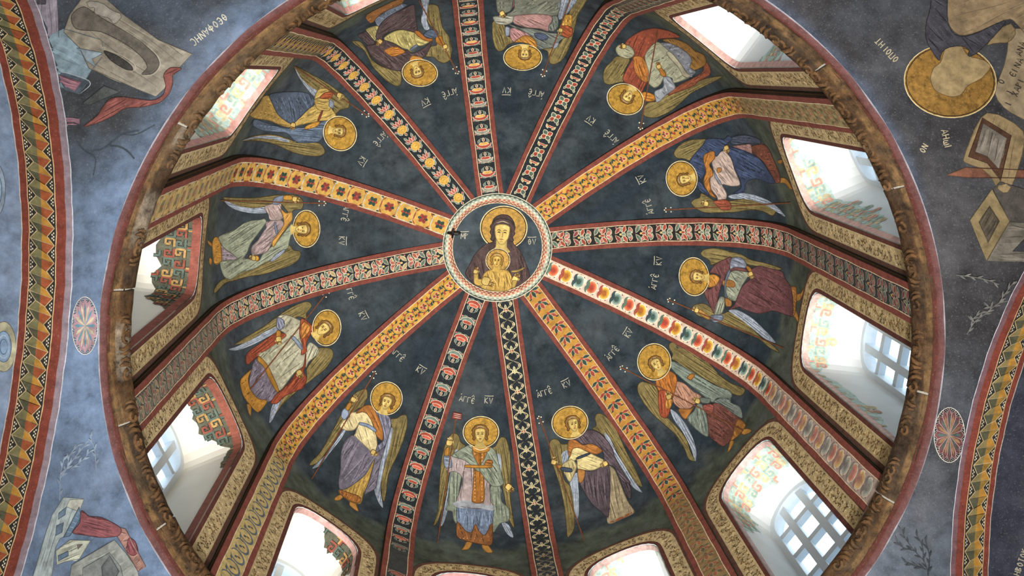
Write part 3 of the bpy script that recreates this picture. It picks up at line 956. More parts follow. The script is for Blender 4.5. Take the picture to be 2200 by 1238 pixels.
# ------------------------------------------------------------------ fresco painting tools
FONT = {
 'Α': [[(0, 0), (.3, 1), (.6, 0)], [(.1, .35), (.5, .35)]], 'Γ': [[(0, 0), (0, 1), (.5, 1)]], 'Є': [[(.5, .85), (.2, 1), (0, .6), (0, .4), (.2, 0), (.5, .15)], [(0, .5), (.4, .5)]],
 'Κ': [[(0, 0), (0, 1)], [(.5, 1), (.02, .5), (.5, 0)]], 'Υ': [[(0, 1), (.28, 0), (.56, 1)]], 'Ο': [[(.25, 1), (.02, .5), (.25, 0), (.48, .5), (.25, 1)]],
 'Θ': [[(.25, 1), (.02, .5), (.25, 0), (.48, .5), (.25, 1)], [(0, .5), (.5, .5)]], 'Φ': [[(.3, .8), (0, .5), (.3, .2), (.6, .5), (.3, .8)], [(.3, 1.1), (.3, -.15)]],
 'Ν': [[(0, 0), (0, 1)], [(0, 1), (.5, 0)], [(.5, 0), (.5, 1)]], 'Η': [[(0, 0), (0, 1)], [(.5, 0), (.5, 1)], [(0, .5), (.5, .5)]], 'С': [[(.5, .9), (.2, 1), (0, .5), (.2, 0), (.5, .1)]],
 'Μ': [[(0, 0), (.08, 1)], [(.08, 1), (.33, .3)], [(.33, .3), (.6, 1)], [(.6, 1), (.66, 0)]], 'Ρ': [[(0, 0), (0, 1)], [(0, 1), (.45, .8), (0, .5)]], 'Π': [[(0, 0), (0, 1)], [(.5, 0), (.5, 1)], [(-.05, 1), (.6, 1)]],
 'Ι': [[(.1, 0), (.1, 1)]], 'Τ': [[(.25, 0), (.25, 1)], [(0, 1), (.5, 1)]], 'ω': [[(.05, .7), (0, .1), (.25, 0), (.3, .5)], [(.3, .5), (.35, 0), (.6, .1), (.55, .7)]],
 'Χ': [[(0, 0), (.5, 1)], [(0, 1), (.5, 0)]], 'Δ': [[(0, 0), (.3, 1), (.6, 0), (0, 0)]], 'Β': [[(0, 0), (0, 1)], [(0, 1), (.4, .8), (0, .55), (.45, .25), (0, 0)]], 'Λ': [[(0, 0), (.3, 1), (.6, 0)]],
 '^': [[(0, .0), (.25, .35), (.5, 0)]], ' ': []}
STEP = 0.0005
class Fig:
    """a painted figure on a wall surface; shapes are measured in a window (x0, y0, scale) of the 2200x1238 photograph"""
    def __init__(self, surf, crop, name, label, cat, group=None, foot=None, off=.0012, root=None):
        self.sf = surf; self.crop = crop; self.off = off; self.r = random.Random(label)
        if root is None:
            q = surf.at(*self.px(foot), 0) if foot else None
            root = tag(empty(name, tuple(q) if q else (0, 0, 0)), label, cat, group)
        self.root = root
    def px(self, p):
        x0, y0, s = self.crop; return (x0 + p[0] / s, y0 + p[1] / s)
    def pxs(self, P):
        x0, y0, s = self.crop; P = np.asarray(P, float); return np.stack([x0 + P[:, 0] / s, y0 + P[:, 1] / s], 1)
    def _fill(self, mb, P, col, var=.22, sp=9):
        V, T = cdt([tuple(q) for q in P], [], sp)
        sd = self.r.random() * 20
        c = hx(col)
        C = [mul(c, 1 + var * fbm(x * .035, y * .035, sd)) for x, y in V]
        put(mb, self.sf, V, T, self.off, C)
    def _stroke(self, mb, P, col, w, up=.00025, taper=True, closed=False):
        Q, Fq = ribbon(P, w, taper, closed); put(mb, self.sf, Q, Fq, self.off + up, col)
    def poly(self, name, col, pts, fold=None, n=7, mat='paint', sm=2, line=True, dark=.5, light=1.55, w=1.7, lc=None, parent=None, extra=None, dens=1.0):
        P = self.pxs(pts)
        if sm: P = smooth_closed(P, sm)
        mb = MB(); self._fill(mb, P, col)
        if fold is not None:
            c = P.mean(0)
            if fold == 'auto':
                ev, evec = np.linalg.eigh(np.cov((P - c).T)); d = evec[:, 1]
            else:
                d = np.array(fold, float); d /= np.linalg.norm(d)
            nn = np.array([-d[1], d[0]]); A = (P - c) @ d; B = (P - c) @ nn
            for i in range(n):
                for kind in (2, 0, 1):
                    o = B.min() + (B.max() - B.min()) * (i + (.25, .55, .62)[kind] + .15 * (self.r.random() - .5)) / n
                    t = np.linspace(A.min(), A.max(), 40)
                    ext = A.max() - A.min() + 1e-6
                    amp = (B.max() - B.min()) * .06; ph = self.r.random() * 6
                    conv = .25 * (self.r.random() - .5)
                    L = c + t[:, None] * d + (o * (1 + conv * (t - A.min()) / ext) + amp * np.sin(t / ext * 3.5 + ph))[:, None] * nn
                    k = inside(L, P); runs = []; cur = []
                    for q, ok in zip(L, k):
                        if ok: cur.append(q)
                        elif cur: runs.append(cur); cur = []
                    if cur: runs.append(cur)
                    for run in runs:
                        if len(run) < 4: continue
                        a = int(self.r.random() * .22 * len(run)); b2 = len(run) - int(self.r.random() * .22 * len(run))
                        if b2 - a < 4: continue
                        wd_ = (B.max() - B.min()) / n
                        cc, ww, uu = ((mul(col, dark * .85), w * 1.15, .0003), (mul(col, light * 1.1), w * .9, .00035), (mul(col, 1 + (light - 1) * .5), min(7, wd_ * .55), .00015))[kind]
                        self._stroke(mb, run[a:b2], cc, ww * (.8 + .5 * self.r.random()), uu)
        for (pl, cc, ww) in (extra or []):
            self._stroke(mb, smooth_open(self.pxs(pl)), cc, ww, .0003)
        if line:
            self._stroke(mb, P, lc or mul(col, .35), 1.5, .0004, False, True)
        self.off += STEP
        return mb.build(name, mat, parent or self.root)
    def line(self, name, col, pts, w, parent=None, dots=None, sm=True):
        mb = MB(); P = self.pxs(pts)
        self._stroke(mb, smooth_open(P, 12) if sm else P, col, w, 0, False)
        for (x, y) in (dots or []):
            c = self.px((x, y)); self._fill(mb, [(c[0] + 1.5 * math.cos(a), c[1] + 1.5 * math.sin(a)) for a in np.linspace(0, 5.5, 7)], '#e6dcc0', 0)
        self.off += STEP
        return mb.build(name, 'paint', parent or self.root)
    def halo(self, cx, cy, rx, ry, rot=0, name='halo', col='#a98236'):
        a = np.linspace(0, 2 * math.pi, 40, endpoint=False); c, s_ = math.cos(math.radians(rot)), math.sin(math.radians(rot))
        E_ = lambda k: self.pxs(np.stack([cx + k * (rx * np.cos(a) * c - ry * np.sin(a) * s_), cy + k * (rx * np.cos(a) * s_ + ry * np.sin(a) * c)], 1))
        mb = MB(); self._fill(mb, E_(1.0), col, .10)
        h = mb.build(name, 'gold', self.root)
        mb = MB(); self._stroke(mb, E_(1.0), '#e2d0a0', 1.8, .0003, False, True); self._stroke(mb, E_(.955), '#2a2016', 1.8, .0003, False, True)
        mb.build('halo_line', 'paint', h)
        self.off += STEP; return h
    def loc(self, cx, cy, u, h):
        u = np.array(u, float); u /= np.linalg.norm(u); r = np.array([-u[1], u[0]])
        return lambda pts: [tuple(np.array([cx, cy]) + h * (x * r + y * u)) for x, y in pts]
    def head(self, cx, cy, h, up, look=0.0, hair='#775528', face='#cfb469', veil=None, wide=1.0, neck=True):
        """cx, cy = middle of the face; h = face height; up = crown direction; look = -1..1 turn"""
        L0 = self.loc(cx, cy, up, h); L = lambda P: L0([(x * wide, y) for x, y in P])
        if neck: self.poly('neck', mul(face, .88), L([(-.22, -.2), (.22, -.2), (.26, -.62), (.42, -.85), (0, -.95), (-.42, -.85), (-.26, -.62)]), line=False)
        hairp = [(-.5, -.12), (-.6, .05), (-.55, .2), (-.6, .36), (-.45, .55), (-.36, .68), (0, .76), (.36, .68), (.45, .55), (.6, .36), (.55, .2), (.6, .05), (.5, -.12), (.55, -.28), (.42, -.36), (.3, -.2), (0, -.3), (-.3, -.2), (-.42, -.36), (-.55, -.28)]
        hp = self.poly('hair', veil or hair, L([(x + look * -.12, y) for x, y in hairp]), fold=None, dark=.6,
                       extra=[(L([(-.52 - look * .1, -.2), (-.5, .3), (-.25, .58), (0, .66), (.25, .58), (.5, .3), (.52 - look * .1, -.2)]), mul(hair, 1.5), 1.8), (L([(-.42, -.2), (-.4, .25), (0, .5), (.4, .25), (.42, -.2)]), mul(hair, .5), 1.6), (L([(-.3, .52), (0, .62), (.3, .52)]), '#b9a98a', 1.6)])
        d = look * .14
        fc = self.poly('face', face, L([(-.34, .1), (-.33, .36), (-.12, .46), (.12, .46), (.33, .36), (.34, .1), (.28, -.2), (.12, -.46), (0, -.5), (-.12, -.46), (-.28, -.2)]), lc=mul(face, .45), extra=[
            (L([(-.26 + d, .16), (-.14 + d, .2), (-.04 + d, .14)]), '#4f3a1c', 1.7), (L([(.26 + d, .16), (.14 + d, .2), (.04 + d, .14)]), '#4f3a1c', 1.7),
            (L([(-.22 + d, .06), (-.14 + d, .09), (-.07 + d, .05)]), '#2e2210', 2.2), (L([(.22 + d, .06), (.14 + d, .09), (.07 + d, .05)]), '#2e2210', 2.2),
            (L([(.02 + d, .12), (.05 + d * 1.3, -.12), (-.03 + d * 1.3, -.14)]), '#8a6c34', 1.7), (L([(-.1 + d, -.27), (0 + d, -.25), (.1 + d, -.27)]), '#7c3f2a', 2.0), (L([(-.06 + d, -.34), (.06 + d, -.34)]), '#98783c', 1.4),
            (L([(-.22 + d, -.08), (-.12 + d, -.2)]), '#e2cc8c', 2.6), (L([(.0 + d, .34), (.14 + d, .34)]), '#e2cc8c', 2.8)])
        return fc
    def hand(self, cx, cy, ang, size, col='#cfb469', name='hand'):
        """palm with four fingers along ang (degrees in the picture, y down) and a thumb"""
        a = math.radians(ang); u = (math.cos(a), math.sin(a)); L = self.loc(cx, cy, u, size)
        fing = [([(x, .25), (x * 1.1, .6), (x * .9, .6 + l)], '#e0c988', 2.1) for x, l in ((-.3, .25), (-.1, .4), (.1, .42), (.3, .3))]
        ex = [(L(p), mul('#6a4a20', 1), 2.9) for p, c, w in fing] + [(L(p), c, w) for p, c, w in fing] + [(L([(.3, -.2), (.55, .1), (.5, .35)]), '#dcc480', 2.3)]
        return self.poly(name, col, L([(-.4, -.45), (-.42, .3), (.42, .3), (.42, -.3), (.2, -.5)]), extra=ex, lc='#6a4a20')
    def text(self, name, s, cx, cy, size, d, col='#b9b4a0', w=1.35, bar=False, caret=False):
        """letters in full-picture pixels centred on cx, cy along direction d"""
        d = np.array(d, float); d /= np.linalg.norm(d); up = np.array([d[1], -d[0]])
        mb = MB(); adv = .78; W_ = adv * len(s) - .2; x = -W_ / 2
        def pt(a, b2): return tuple(np.array([cx, cy]) + size * (a * d + (b2 - .5) * up))
        for ch in s:
            for st in FONT.get(ch, []):
                P = [pt(x + a, b2) for a, b2 in st]
                P = smooth_open(P, 4) if len(P) > 3 else np.array(P)
                self._stroke(mb, P, col, w, 0, False)
            x += adv
        if bar: self._stroke(mb, [pt(-W_ / 2 - .1, 1.3), pt(0, 1.28), pt(W_ / 2 + .1, 1.34)], col, w, 0, False)
        if caret:
            self._stroke(mb, [pt(W_ / 2 - .7, 1.2), pt(W_ / 2 - .45, 1.6), pt(W_ / 2 - .2, 1.2)], col, w, 0, False)
            self._stroke(mb, [pt(-W_ / 2 + .1, 1.25), pt(-W_ / 2 + .3, 1.45)], col, w, 0, False)
        self.off += STEP
        if mb.v: return mb.build(name, 'paint', self.root)

WG, WGL, BLU, ORA, FL = '#756840', '#9a8850', '#8d96a2', '#9a6430', '#cfb469'
def wings(F, *polys, n=9):
    for p in polys: F.poly('wing', WG, p, fold='auto', n=n, dark=.55, light=1.5, lc='#3a3018')
def feathers(F, *polys):
    for p in polys: F.poly('wing_lining', BLU, p, fold='auto', n=4, dark=.55, light=1.6, line=False)
def feet(F, *polys):
    for p in polys: F.poly('foot', '#b3803c', p)
def staff(F, a, b2, tip=None):
    a = np.array(a, float); b2 = np.array(b2, float); d = (b2 - a) / np.linalg.norm(b2 - a); n = np.array([-d[1], d[0]]); k = F.crop[2]
    dots = [tuple(a - d * 2 * k), tuple(a + d * 1 * k + n * 4 * k), tuple(a + d * 1 * k - n * 4 * k), tuple(a + d * 12 * k + n * 4.5 * k), tuple(a + d * 12 * k - n * 4.5 * k)] if tip is None else []
    F.line('staff', '#6a4028', [tuple(a), tuple((a + b2) / 2), tuple(b2)], 2.6, dots=dots)
def ins(F, a, k):
    """the two abbreviations beside the head, tops towards the crown of the dome"""
    for (x, y), s, bar in ((a, 'ΑΓΓЄ', 0), (k, 'ΚΥ', 1)):
        up = np.array([1072 - x, 534 - y], float); up /= np.linalg.norm(up)
        F.text('inscription', s, x, y, 12.5 if bar else 11.5, (-up[1], up[0]), bar=bool(bar), caret=not bar)
GRP = 'painted angels between the dome ribs'
def angel(k, crop, label, foot):
    return Fig(GORE, crop, 'painted_angel', label, 'mural', GRP, foot)

# ------------------------------------------------------------------ the twelve painted angels
# frontal angel at the bottom
F = angel(6, (820, 840, 3.11), 'frontal painted angel in jewelled gold stole and grey-green mantle, bottom middle', (620, 1080))
wings(F, [(470, 285), (510, 295), (530, 345), (560, 370), (540, 420), (500, 420), (470, 480), (450, 560), (430, 700), (400, 800), (370, 880), (345, 900), (375, 800), (385, 650), (395, 500), (410, 400), (440, 330)],
      [(800, 310), (830, 320), (850, 380), (862, 470), (862, 600), (860, 720), (880, 860), (885, 920), (850, 860), (830, 760), (800, 600), (780, 480), (765, 420), (735, 385), (760, 370), (780, 330)])
feathers(F, [(490, 400), (515, 420), (500, 520), (470, 640), (445, 780), (415, 880), (395, 900), (425, 760), (450, 600)], [(770, 430), (795, 440), (800, 560), (790, 600)], [(800, 880), (850, 900), (880, 980), (840, 960)])
feet(F, [(570, 1010), (605, 1015), (580, 1060), (535, 1065), (550, 1045)], [(670, 1030), (705, 1030), (740, 1080), (710, 1085), (680, 1065)])
F.poly('mantle', '#7f8776', [(500, 420), (470, 520), (450, 640), (440, 760), (430, 800), (470, 810), (480, 860), (500, 890), (505, 800), (520, 640), (540, 520)], fold=(0, 1), n=4)
F.poly('mantle', '#7f8776', [(730, 640), (790, 640), (800, 740), (850, 790), (850, 870), (790, 890), (745, 950), (740, 850), (720, 740)], fold=(.1, 1), n=5)
F.poly('underskirt', '#6d7c92', [(510, 750), (600, 780), (740, 780), (735, 900), (700, 960), (640, 980), (560, 950), (505, 900)], fold=(0, 1), n=7, light=1.7)
F.poly('hem', '#84552e', [(505, 880), (560, 940), (600, 950), (625, 895), (650, 940), (690, 970), (735, 890), (735, 1030), (640, 1025), (540, 1000), (500, 970)], fold=(0, 1), n=5, extra=[([(x, 985 + (x % 3) * 5), (x + 6, 985 + (x % 3) * 5)], '#e0d4b8', 2.2) for x in range(520, 730, 24)])
F.poly('tunic', '#9d8f8d', [(450, 440), (520, 440), (600, 400), (680, 400), (720, 500), (720, 640), (730, 740), (740, 780), (640, 790), (500, 765), (520, 680), (540, 600), (520, 560), (480, 540), (440, 550), (430, 520), (455, 490)], fold=(-.1, 1), n=9)
F.poly('tunic_worn_patch', '#9ca0a6', [(480, 750), (560, 735), (650, 760), (745, 770), (740, 805), (640, 785), (540, 790), (490, 775)], line=False)
F.poly('stole', '#9a6428', [(615, 380), (700, 370), (715, 420), (680, 520), (685, 640), (680, 745), (605, 745), (610, 640), (615, 520), (605, 440)], fold=(0, 1), n=4, light=1.35, extra=[([(x, y), (x + 5, y)], '#e6dcc0', 2.6) for y in range(400, 740, 24) for x in (620, 668)])
F.poly('mantle', '#7f8776', [(612, 360), (605, 420), (655, 520), (640, 540), (560, 470), (470, 440), (500, 410), (560, 375)], fold=(.8, .6), n=5)
F.poly('mantle', '#7f8776', [(720, 380), (760, 410), (780, 480), (800, 560), (815, 620), (790, 640), (740, 640), (690, 590), (655, 535), (660, 500), (690, 450)], fold=(.5, .8), n=7)
F.poly('mantle_patch', ORA, [(700, 460), (750, 470), (725, 520), (675, 520)], sm=1, fold=(1, .3), n=3)
F.poly('belt', '#a5742f', [(550, 498), (640, 502), (740, 500), (740, 520), (640, 520), (550, 516)], sm=1)
F.poly('forearm', '#a9762f', [(420, 395), (450, 370), (446, 440), (415, 440)], sm=1)
F.poly('cuff', '#7c8798', [(415, 440), (460, 450), (465, 510), (430, 520), (415, 490)], fold=(1, .2), n=3)
F.poly('collar', '#b07a30', [(608, 362), (660, 378), (718, 362), (715, 405), (660, 422), (610, 402)], extra=[([(615, 385), (660, 400), (712, 385)], '#e6dcc0', 1.8)])
F.halo(663, 280, 120, 105)
F.head(658, 300, 95, (0, -1), .0)
staff(F, (492, 195), (370, 1030), 1)
F.poly('standard', '#7c3a34', [(475, 145), (535, 155), (528, 200), (465, 188)], sm=0, extra=[([(478, 155 + i * 12), (530, 164 + i * 12)], '#d8bfae', 1.3) for i in range(4)])
F.hand(450, 350, -80, 42); F.hand(850, 652, 40, 44)
ins(F, (1003, 860), (1050, 862))

# angel to its right
F = angel(5, (1140, 830, 3.536), 'painted angel in dark plum cloak over cream tunic, second from bottom right', (640, 1050))
wings(F, [(165, 405), (205, 405), (235, 440), (285, 445), (290, 520), (250, 560), (240, 640), (260, 720), (300, 760), (330, 900), (335, 1050), (320, 1110), (280, 1150), (270, 1050), (250, 880), (210, 720), (170, 600), (145, 500), (145, 430)],
      [(500, 215), (540, 210), (600, 260), (660, 350), (720, 480), (780, 600), (850, 760), (800, 740), (720, 620), (640, 470), (580, 400), (530, 355), (470, 325), (500, 300), (490, 250)])
feathers(F, [(240, 510), (285, 490), (285, 560), (245, 600)], [(300, 720), (355, 660), (365, 800), (365, 980), (340, 1010), (325, 860)], [(560, 360), (600, 390), (650, 500), (720, 620), (800, 740), (850, 810), (780, 770), (700, 650), (620, 520)])
F.poly('skirt', '#94876a', [(590, 610), (640, 640), (690, 760), (740, 880), (790, 960), (700, 1010), (600, 1050), (580, 1000), (600, 880), (605, 740)], fold=(.2, 1), n=7, extra=[([(600, 1040), (700, 1000), (785, 955)], '#8a4f30', 5)])
F.poly('cloak', '#463c42', [(650, 600), (700, 680), (760, 760), (760, 860), (730, 830), (690, 730)], fold='auto', n=4)
F.poly('cloak', '#51464c', [(400, 650), (480, 645), (560, 605), (600, 620), (605, 760), (600, 900), (590, 1000), (540, 960), (470, 900), (410, 810), (375, 740), (390, 700)], fold=(.1, 1), n=9, light=1.9)
F.poly('tunic', '#cbbb84', [(330, 460), (400, 480), (450, 510), (550, 560), (600, 590), (545, 610), (480, 640), (420, 640), (360, 630), (350, 560), (290, 600), (240, 605), (290, 560), (310, 490)], fold=(1, .4), n=6, light=1.2)
F.poly('sleeve', '#b8aa78', [(240, 605), (310, 560), (350, 600), (340, 650), (300, 730), (265, 680)], fold=(.2, 1), n=4, light=1.3)
F.poly('shoulder_patch', ORA, [(290, 420), (340, 410), (400, 450), (470, 435), (545, 490), (500, 520), (430, 500), (370, 470), (320, 480), (300, 540), (285, 500)], fold=(1, .4), n=4)
F.poly('cloak', '#51464c', [(320, 400), (400, 350), (460, 335), (510, 350), (570, 400), (620, 470), (650, 560), (720, 680), (760, 740), (690, 720), (640, 620), (580, 600), (550, 590), (560, 540), (540, 480), (470, 440), (400, 445), (350, 415)], fold=(.6, .7), n=8, light=1.9)
F.poly('tunic_patch', '#a0703a', [(360, 640), (415, 650), (400, 720), (370, 735)])
F.poly('belt', '#39424e', [(345, 545), (455, 505), (455, 522), (350, 564)], sm=1)
F.poly('forearm', '#a9762f', [(190, 600), (240, 605), (240, 632), (195, 625)], sm=1)
F.poly('cuff', '#39424e', [(235, 620), (310, 630), (315, 655), (270, 655), (232, 640)])
F.halo(300, 280, 138, 125, -10)
F.head(328, 298, 98, (-.22, -1), .35)
staff(F, (65, 240), (410, 1180)); F.hand(178, 580, -70, 42); F.hand(568, 595, 150, 40)
ins(F, (1170, 845), (1218, 826))

F = angel(7, (620, 790, 3.75), 'painted angel in violet-grey cloak with orange hem, lower left of the bottom middle', (480, 1100))
wings(F, [(600, 175), (630, 180), (635, 240), (610, 290), (600, 320), (560, 330), (520, 370), (470, 430), (430, 500), (370, 590), (300, 690), (230, 770), (170, 790), (180, 760), (250, 690), (310, 590), (370, 480), (420, 380), (470, 290), (530, 210)],
      [(935, 380), (955, 400), (955, 470), (920, 600), (870, 720), (835, 790), (800, 880), (790, 980), (770, 1080), (750, 1040), (745, 900), (780, 760), (820, 600), (835, 500), (820, 420), (870, 410), (900, 390)])
feathers(F, [(590, 320), (560, 350), (500, 440), (430, 560), (330, 690), (250, 790), (190, 815), (230, 770), (320, 680), (400, 560), (450, 480), (520, 380)],
         [(820, 490), (840, 500), (820, 620), (780, 760), (745, 900), (740, 1000), (760, 1130), (720, 1080), (690, 980), (710, 860), (760, 700), (800, 580)])
feet(F, [(405, 1030), (450, 1030), (410, 1070), (370, 1070), (375, 1050)], [(495, 1070), (530, 1080), (560, 1160), (520, 1140), (490, 1110)])
F.poly('skirt', '#b2914a', [(690, 740), (660, 860), (630, 960), (600, 1020), (575, 1100), (490, 1080), (410, 1020), (410, 985), (480, 970), (560, 910), (630, 840)], fold=(-.3, 1), n=8, light=1.4)
F.poly('hem', ORA, [(405, 985), (480, 1010), (585, 1045), (575, 1100), (500, 1085), (405, 1020)], sm=1, fold=(-.2, 1), n=6)
F.poly('cloak', '#6b6672', [(500, 550), (540, 560), (620, 630), (680, 690), (720, 680), (770, 650), (740, 760), (720, 860), (700, 970), (640, 1010), (610, 1020), (660, 880), (690, 740), (620, 860), (540, 930), (460, 980), (410, 985), (400, 920), (415, 830), (420, 690), (450, 600)], fold=(-.55, .8), n=11, light=1.7)
F.poly('tunic', '#d0c090', [(490, 370), (560, 360), (640, 370), (690, 470), (705, 560), (710, 640), (680, 690), (600, 620), (540, 560), (540, 520), (570, 440), (530, 500), (470, 510), (410, 480), (440, 430), (490, 400)], fold=(.4, 1), n=7, light=1.2)
F.poly('shoulder_patch', ORA, [(540, 370), (600, 315), (650, 305), (690, 330), (740, 430), (760, 530), (750, 590), (700, 540), (670, 440), (630, 375), (590, 360)], fold=(.5, 1), n=4)
F.poly('cloak', '#707080', [(680, 310), (720, 320), (790, 380), (820, 420), (820, 490), (790, 600), (770, 640), (720, 680), (700, 700), (710, 640), (760, 590), (760, 520), (740, 440), (700, 360)], fold=(.2, 1), n=6, light=1.8)
F.poly('belt', '#7f8da2', [(575, 445), (640, 460), (700, 500), (695, 522), (630, 482), (570, 464)])
F.poly('cuff', '#8a97ab', [(430, 350), (460, 330), (480, 380), (450, 420), (420, 400)])
F.poly('forearm', '#b07c32', [(480, 280), (510, 290), (480, 350), (450, 340)], sm=1)
F.halo(785, 250, 128, 133)
F.head(785, 288, 105, (.33, -1), -.25)
staff(F, (690, 40), (180, 905)); F.hand(520, 260, -60, 46); F.hand(680, 690, 30, 42)
ins(F, (853, 763), (903, 797))

F = angel(8, (440, 620, 4.126), 'painted angel in pale tunic with rust-red cloak and gold hem, lower left', (400, 1060))
wings(F, [(880, 120), (930, 125), (945, 160), (900, 220), (900, 270), (830, 250), (760, 290), (680, 340), (600, 380), (480, 440), (380, 480), (260, 500), (350, 440), (500, 350), (640, 250), (760, 170)],
      [(1010, 530), (1100, 530), (1135, 560), (1130, 620), (1060, 720), (960, 800), (870, 870), (760, 960), (680, 1040), (620, 1120), (700, 960), (820, 880), (900, 800), (900, 720), (950, 640), (990, 590)])
feathers(F, [(640, 340), (640, 380), (520, 450), (400, 510), (280, 550), (210, 540), (300, 510), (420, 450), (540, 380)], [(640, 970), (690, 960), (660, 1040), (600, 1160), (570, 1190), (590, 1060)])
feet(F, [(370, 1030), (405, 1040), (405, 1130), (385, 1100)])
F.poly('cloak', '#8a432c', [(640, 380), (680, 400), (760, 400), (700, 440), (560, 540), (440, 620), (370, 690), (355, 620), (380, 560), (500, 480)], fold=(-.8, .6), n=5, sm=1)
F.poly('skirt', '#6c6470', [(450, 620), (520, 680), (570, 760), (620, 860), (650, 930), (560, 1010), (470, 990), (400, 920), (390, 830), (410, 720)], fold=(-.5, .7), n=9, light=1.9)
F.poly('hem', '#a5762f', [(410, 720), (380, 800), (400, 900), (470, 980), (550, 1000), (470, 1100), (400, 1040), (340, 960), (310, 860), (320, 800)], fold=(-.6, .7), n=8, light=1.5)
F.poly('tunic', '#a5a28a', [(660, 240), (740, 240), (830, 280), (870, 300), (840, 400), (860, 500), (890, 560), (880, 680), (800, 740), (750, 800), (660, 910), (620, 820), (560, 700), (470, 600), (560, 540), (640, 480), (720, 420), (680, 380), (640, 360), (630, 290)], fold=(-.7, .7), n=11, light=1.45)
F.poly('tunic', '#a5a28a', [(930, 480), (1000, 530), (1000, 580), (920, 650), (890, 700), (890, 560)], fold=(-.4, .8), n=4)
F.poly('hem', '#a5762f', [(470, 600), (490, 610), (560, 690), (600, 790), (655, 900), (640, 935), (560, 800), (520, 690), (455, 640)], sm=1)
F.poly('cloak', '#8a432c', [(890, 570), (890, 680), (870, 740), (900, 800), (870, 880), (810, 910), (700, 960), (640, 1020), (580, 1020), (620, 950), (680, 900), (760, 820), (810, 740), (870, 690)], fold=(-.6, .8), n=7)
F.poly('cloak', '#94492e', [(850, 270), (910, 300), (960, 350), (930, 410), (890, 500), (900, 560), (850, 590), (860, 500), (835, 400)], fold=(.1, 1), n=4)
F.poly('shoulder_patch', '#b5793a', [(860, 300), (930, 340), (900, 420), (850, 440)], fold=(-.5, .8), n=3)
F.poly('belt', '#808b9c', [(770, 420), (800, 440), (850, 500), (860, 545), (835, 530), (790, 470), (755, 435)])
F.poly('forearm', '#b07c32', [(630, 370), (670, 380), (665, 440), (625, 440)], sm=1)
F.poly('cuff', '#7d7f90', [(640, 260), (690, 280), (700, 330), (660, 370), (630, 340)], fold=(.3, 1), n=3)
F.halo(1075, 350, 126, 160, 5)
F.head(1042, 365, 118, (.7, -.6), -.2)
staff(F, (1085, 25), (390, 900)); F.hand(645, 455, 80, 52); F.hand(830, 755, 60, 52)
ins(F, (750, 628), (778, 680))

F = angel(9, (420, 380, 4.762), 'painted angel in grey-green cloak over rose tunic at the left', (150, 760))
wings(F, [(1040, 195), (1090, 230), (1105, 280), (1080, 330), (1000, 340), (980, 400), (920, 330), (870, 280), (760, 300), (600, 320), (420, 310), (340, 270), (280, 210), (400, 215), (600, 215), (800, 190), (960, 180)],
      [(960, 700), (1000, 750), (1060, 760), (1075, 800), (1040, 860), (960, 910), (820, 960), (680, 1000), (540, 1020), (400, 1060), (300, 1090), (200, 1190), (190, 1150), (260, 1060), (400, 1000), (560, 940), (700, 880), (820, 820), (900, 740)])
feathers(F, [(720, 310), (720, 370), (560, 370), (420, 340), (330, 290), (280, 230), (340, 260), (480, 310), (600, 320)])
feet(F, [(120, 650), (160, 680), (170, 715), (130, 690)], [(140, 830), (165, 850), (155, 900), (135, 880)])
F.poly('skirt', '#877a80', [(250, 660), (300, 740), (400, 800), (500, 830), (480, 850), (360, 860), (250, 870), (230, 780)], fold=(1, .1), n=6, light=1.7)
F.poly('hem', '#b5843a', [(190, 620), (225, 625), (255, 700), (260, 860), (200, 890), (180, 870), (170, 780), (165, 680)], fold=(1, .05), n=7, light=1.4)
F.poly('cloak', '#8b917c', [(650, 440), (700, 430), (720, 460), (680, 520), (620, 600), (560, 680), (520, 780), (480, 840), (540, 840), (640, 860), (680, 800), (740, 740), (820, 680), (880, 600), (980, 480), (990, 540), (960, 640), (940, 730), (880, 760), (800, 830), (700, 880), (600, 940), (460, 980), (350, 1050), (280, 1010), (245, 880), (300, 860), (420, 840), (360, 780), (280, 720), (230, 620), (300, 580), (400, 540), (480, 480), (560, 450)], fold=(.8, -.45), n=14, light=1.4)
F.poly('tunic', '#9c8a88', [(720, 460), (860, 440), (900, 480), (860, 560), (810, 640), (760, 710), (720, 770), (580, 800), (570, 720), (640, 640), (690, 560), (720, 520)], fold=(.7, -.6), n=8, light=1.5)
F.poly('sleeve', '#ab9791', [(720, 290), (860, 270), (870, 330), (900, 400), (860, 440), (760, 440), (740, 380), (705, 330)], fold=(.4, .8), n=5, light=1.4)
F.poly('shoulder_patch', '#b98a44', [(870, 330), (920, 370), (980, 360), (985, 430), (940, 500), (880, 580), (830, 660), (790, 720), (780, 660), (850, 570), (900, 480), (890, 400)], fold=(.6, -.8), n=4)
F.poly('wing_lining', BLU, [(910, 740), (890, 780), (790, 860), (760, 860), (820, 790)], fold='auto', n=3)
F.poly('belt', '#7c8798', [(805, 455), (830, 530), (835, 580), (815, 575), (800, 500)])
F.poly('cuff', '#7c8798', [(810, 210), (895, 190), (890, 235), (840, 280), (780, 270)])
F.poly('forearm', '#bb8a3a', [(890, 190), (980, 185), (990, 235), (890, 235)], sm=1)
F.poly('cuff', '#bb8a3a', [(590, 805), (640, 812), (638, 862), (590, 855)], sm=1)
F.halo(1128, 530, 138, 190)
F.head(1078, 535, 125, (1, -.03), .1)
staff(F, (1315, 268), (240, 238)); F.hand(1010, 225, 10, 56); F.hand(580, 830, 190, 50)
ins(F, (740, 458), (733, 517))

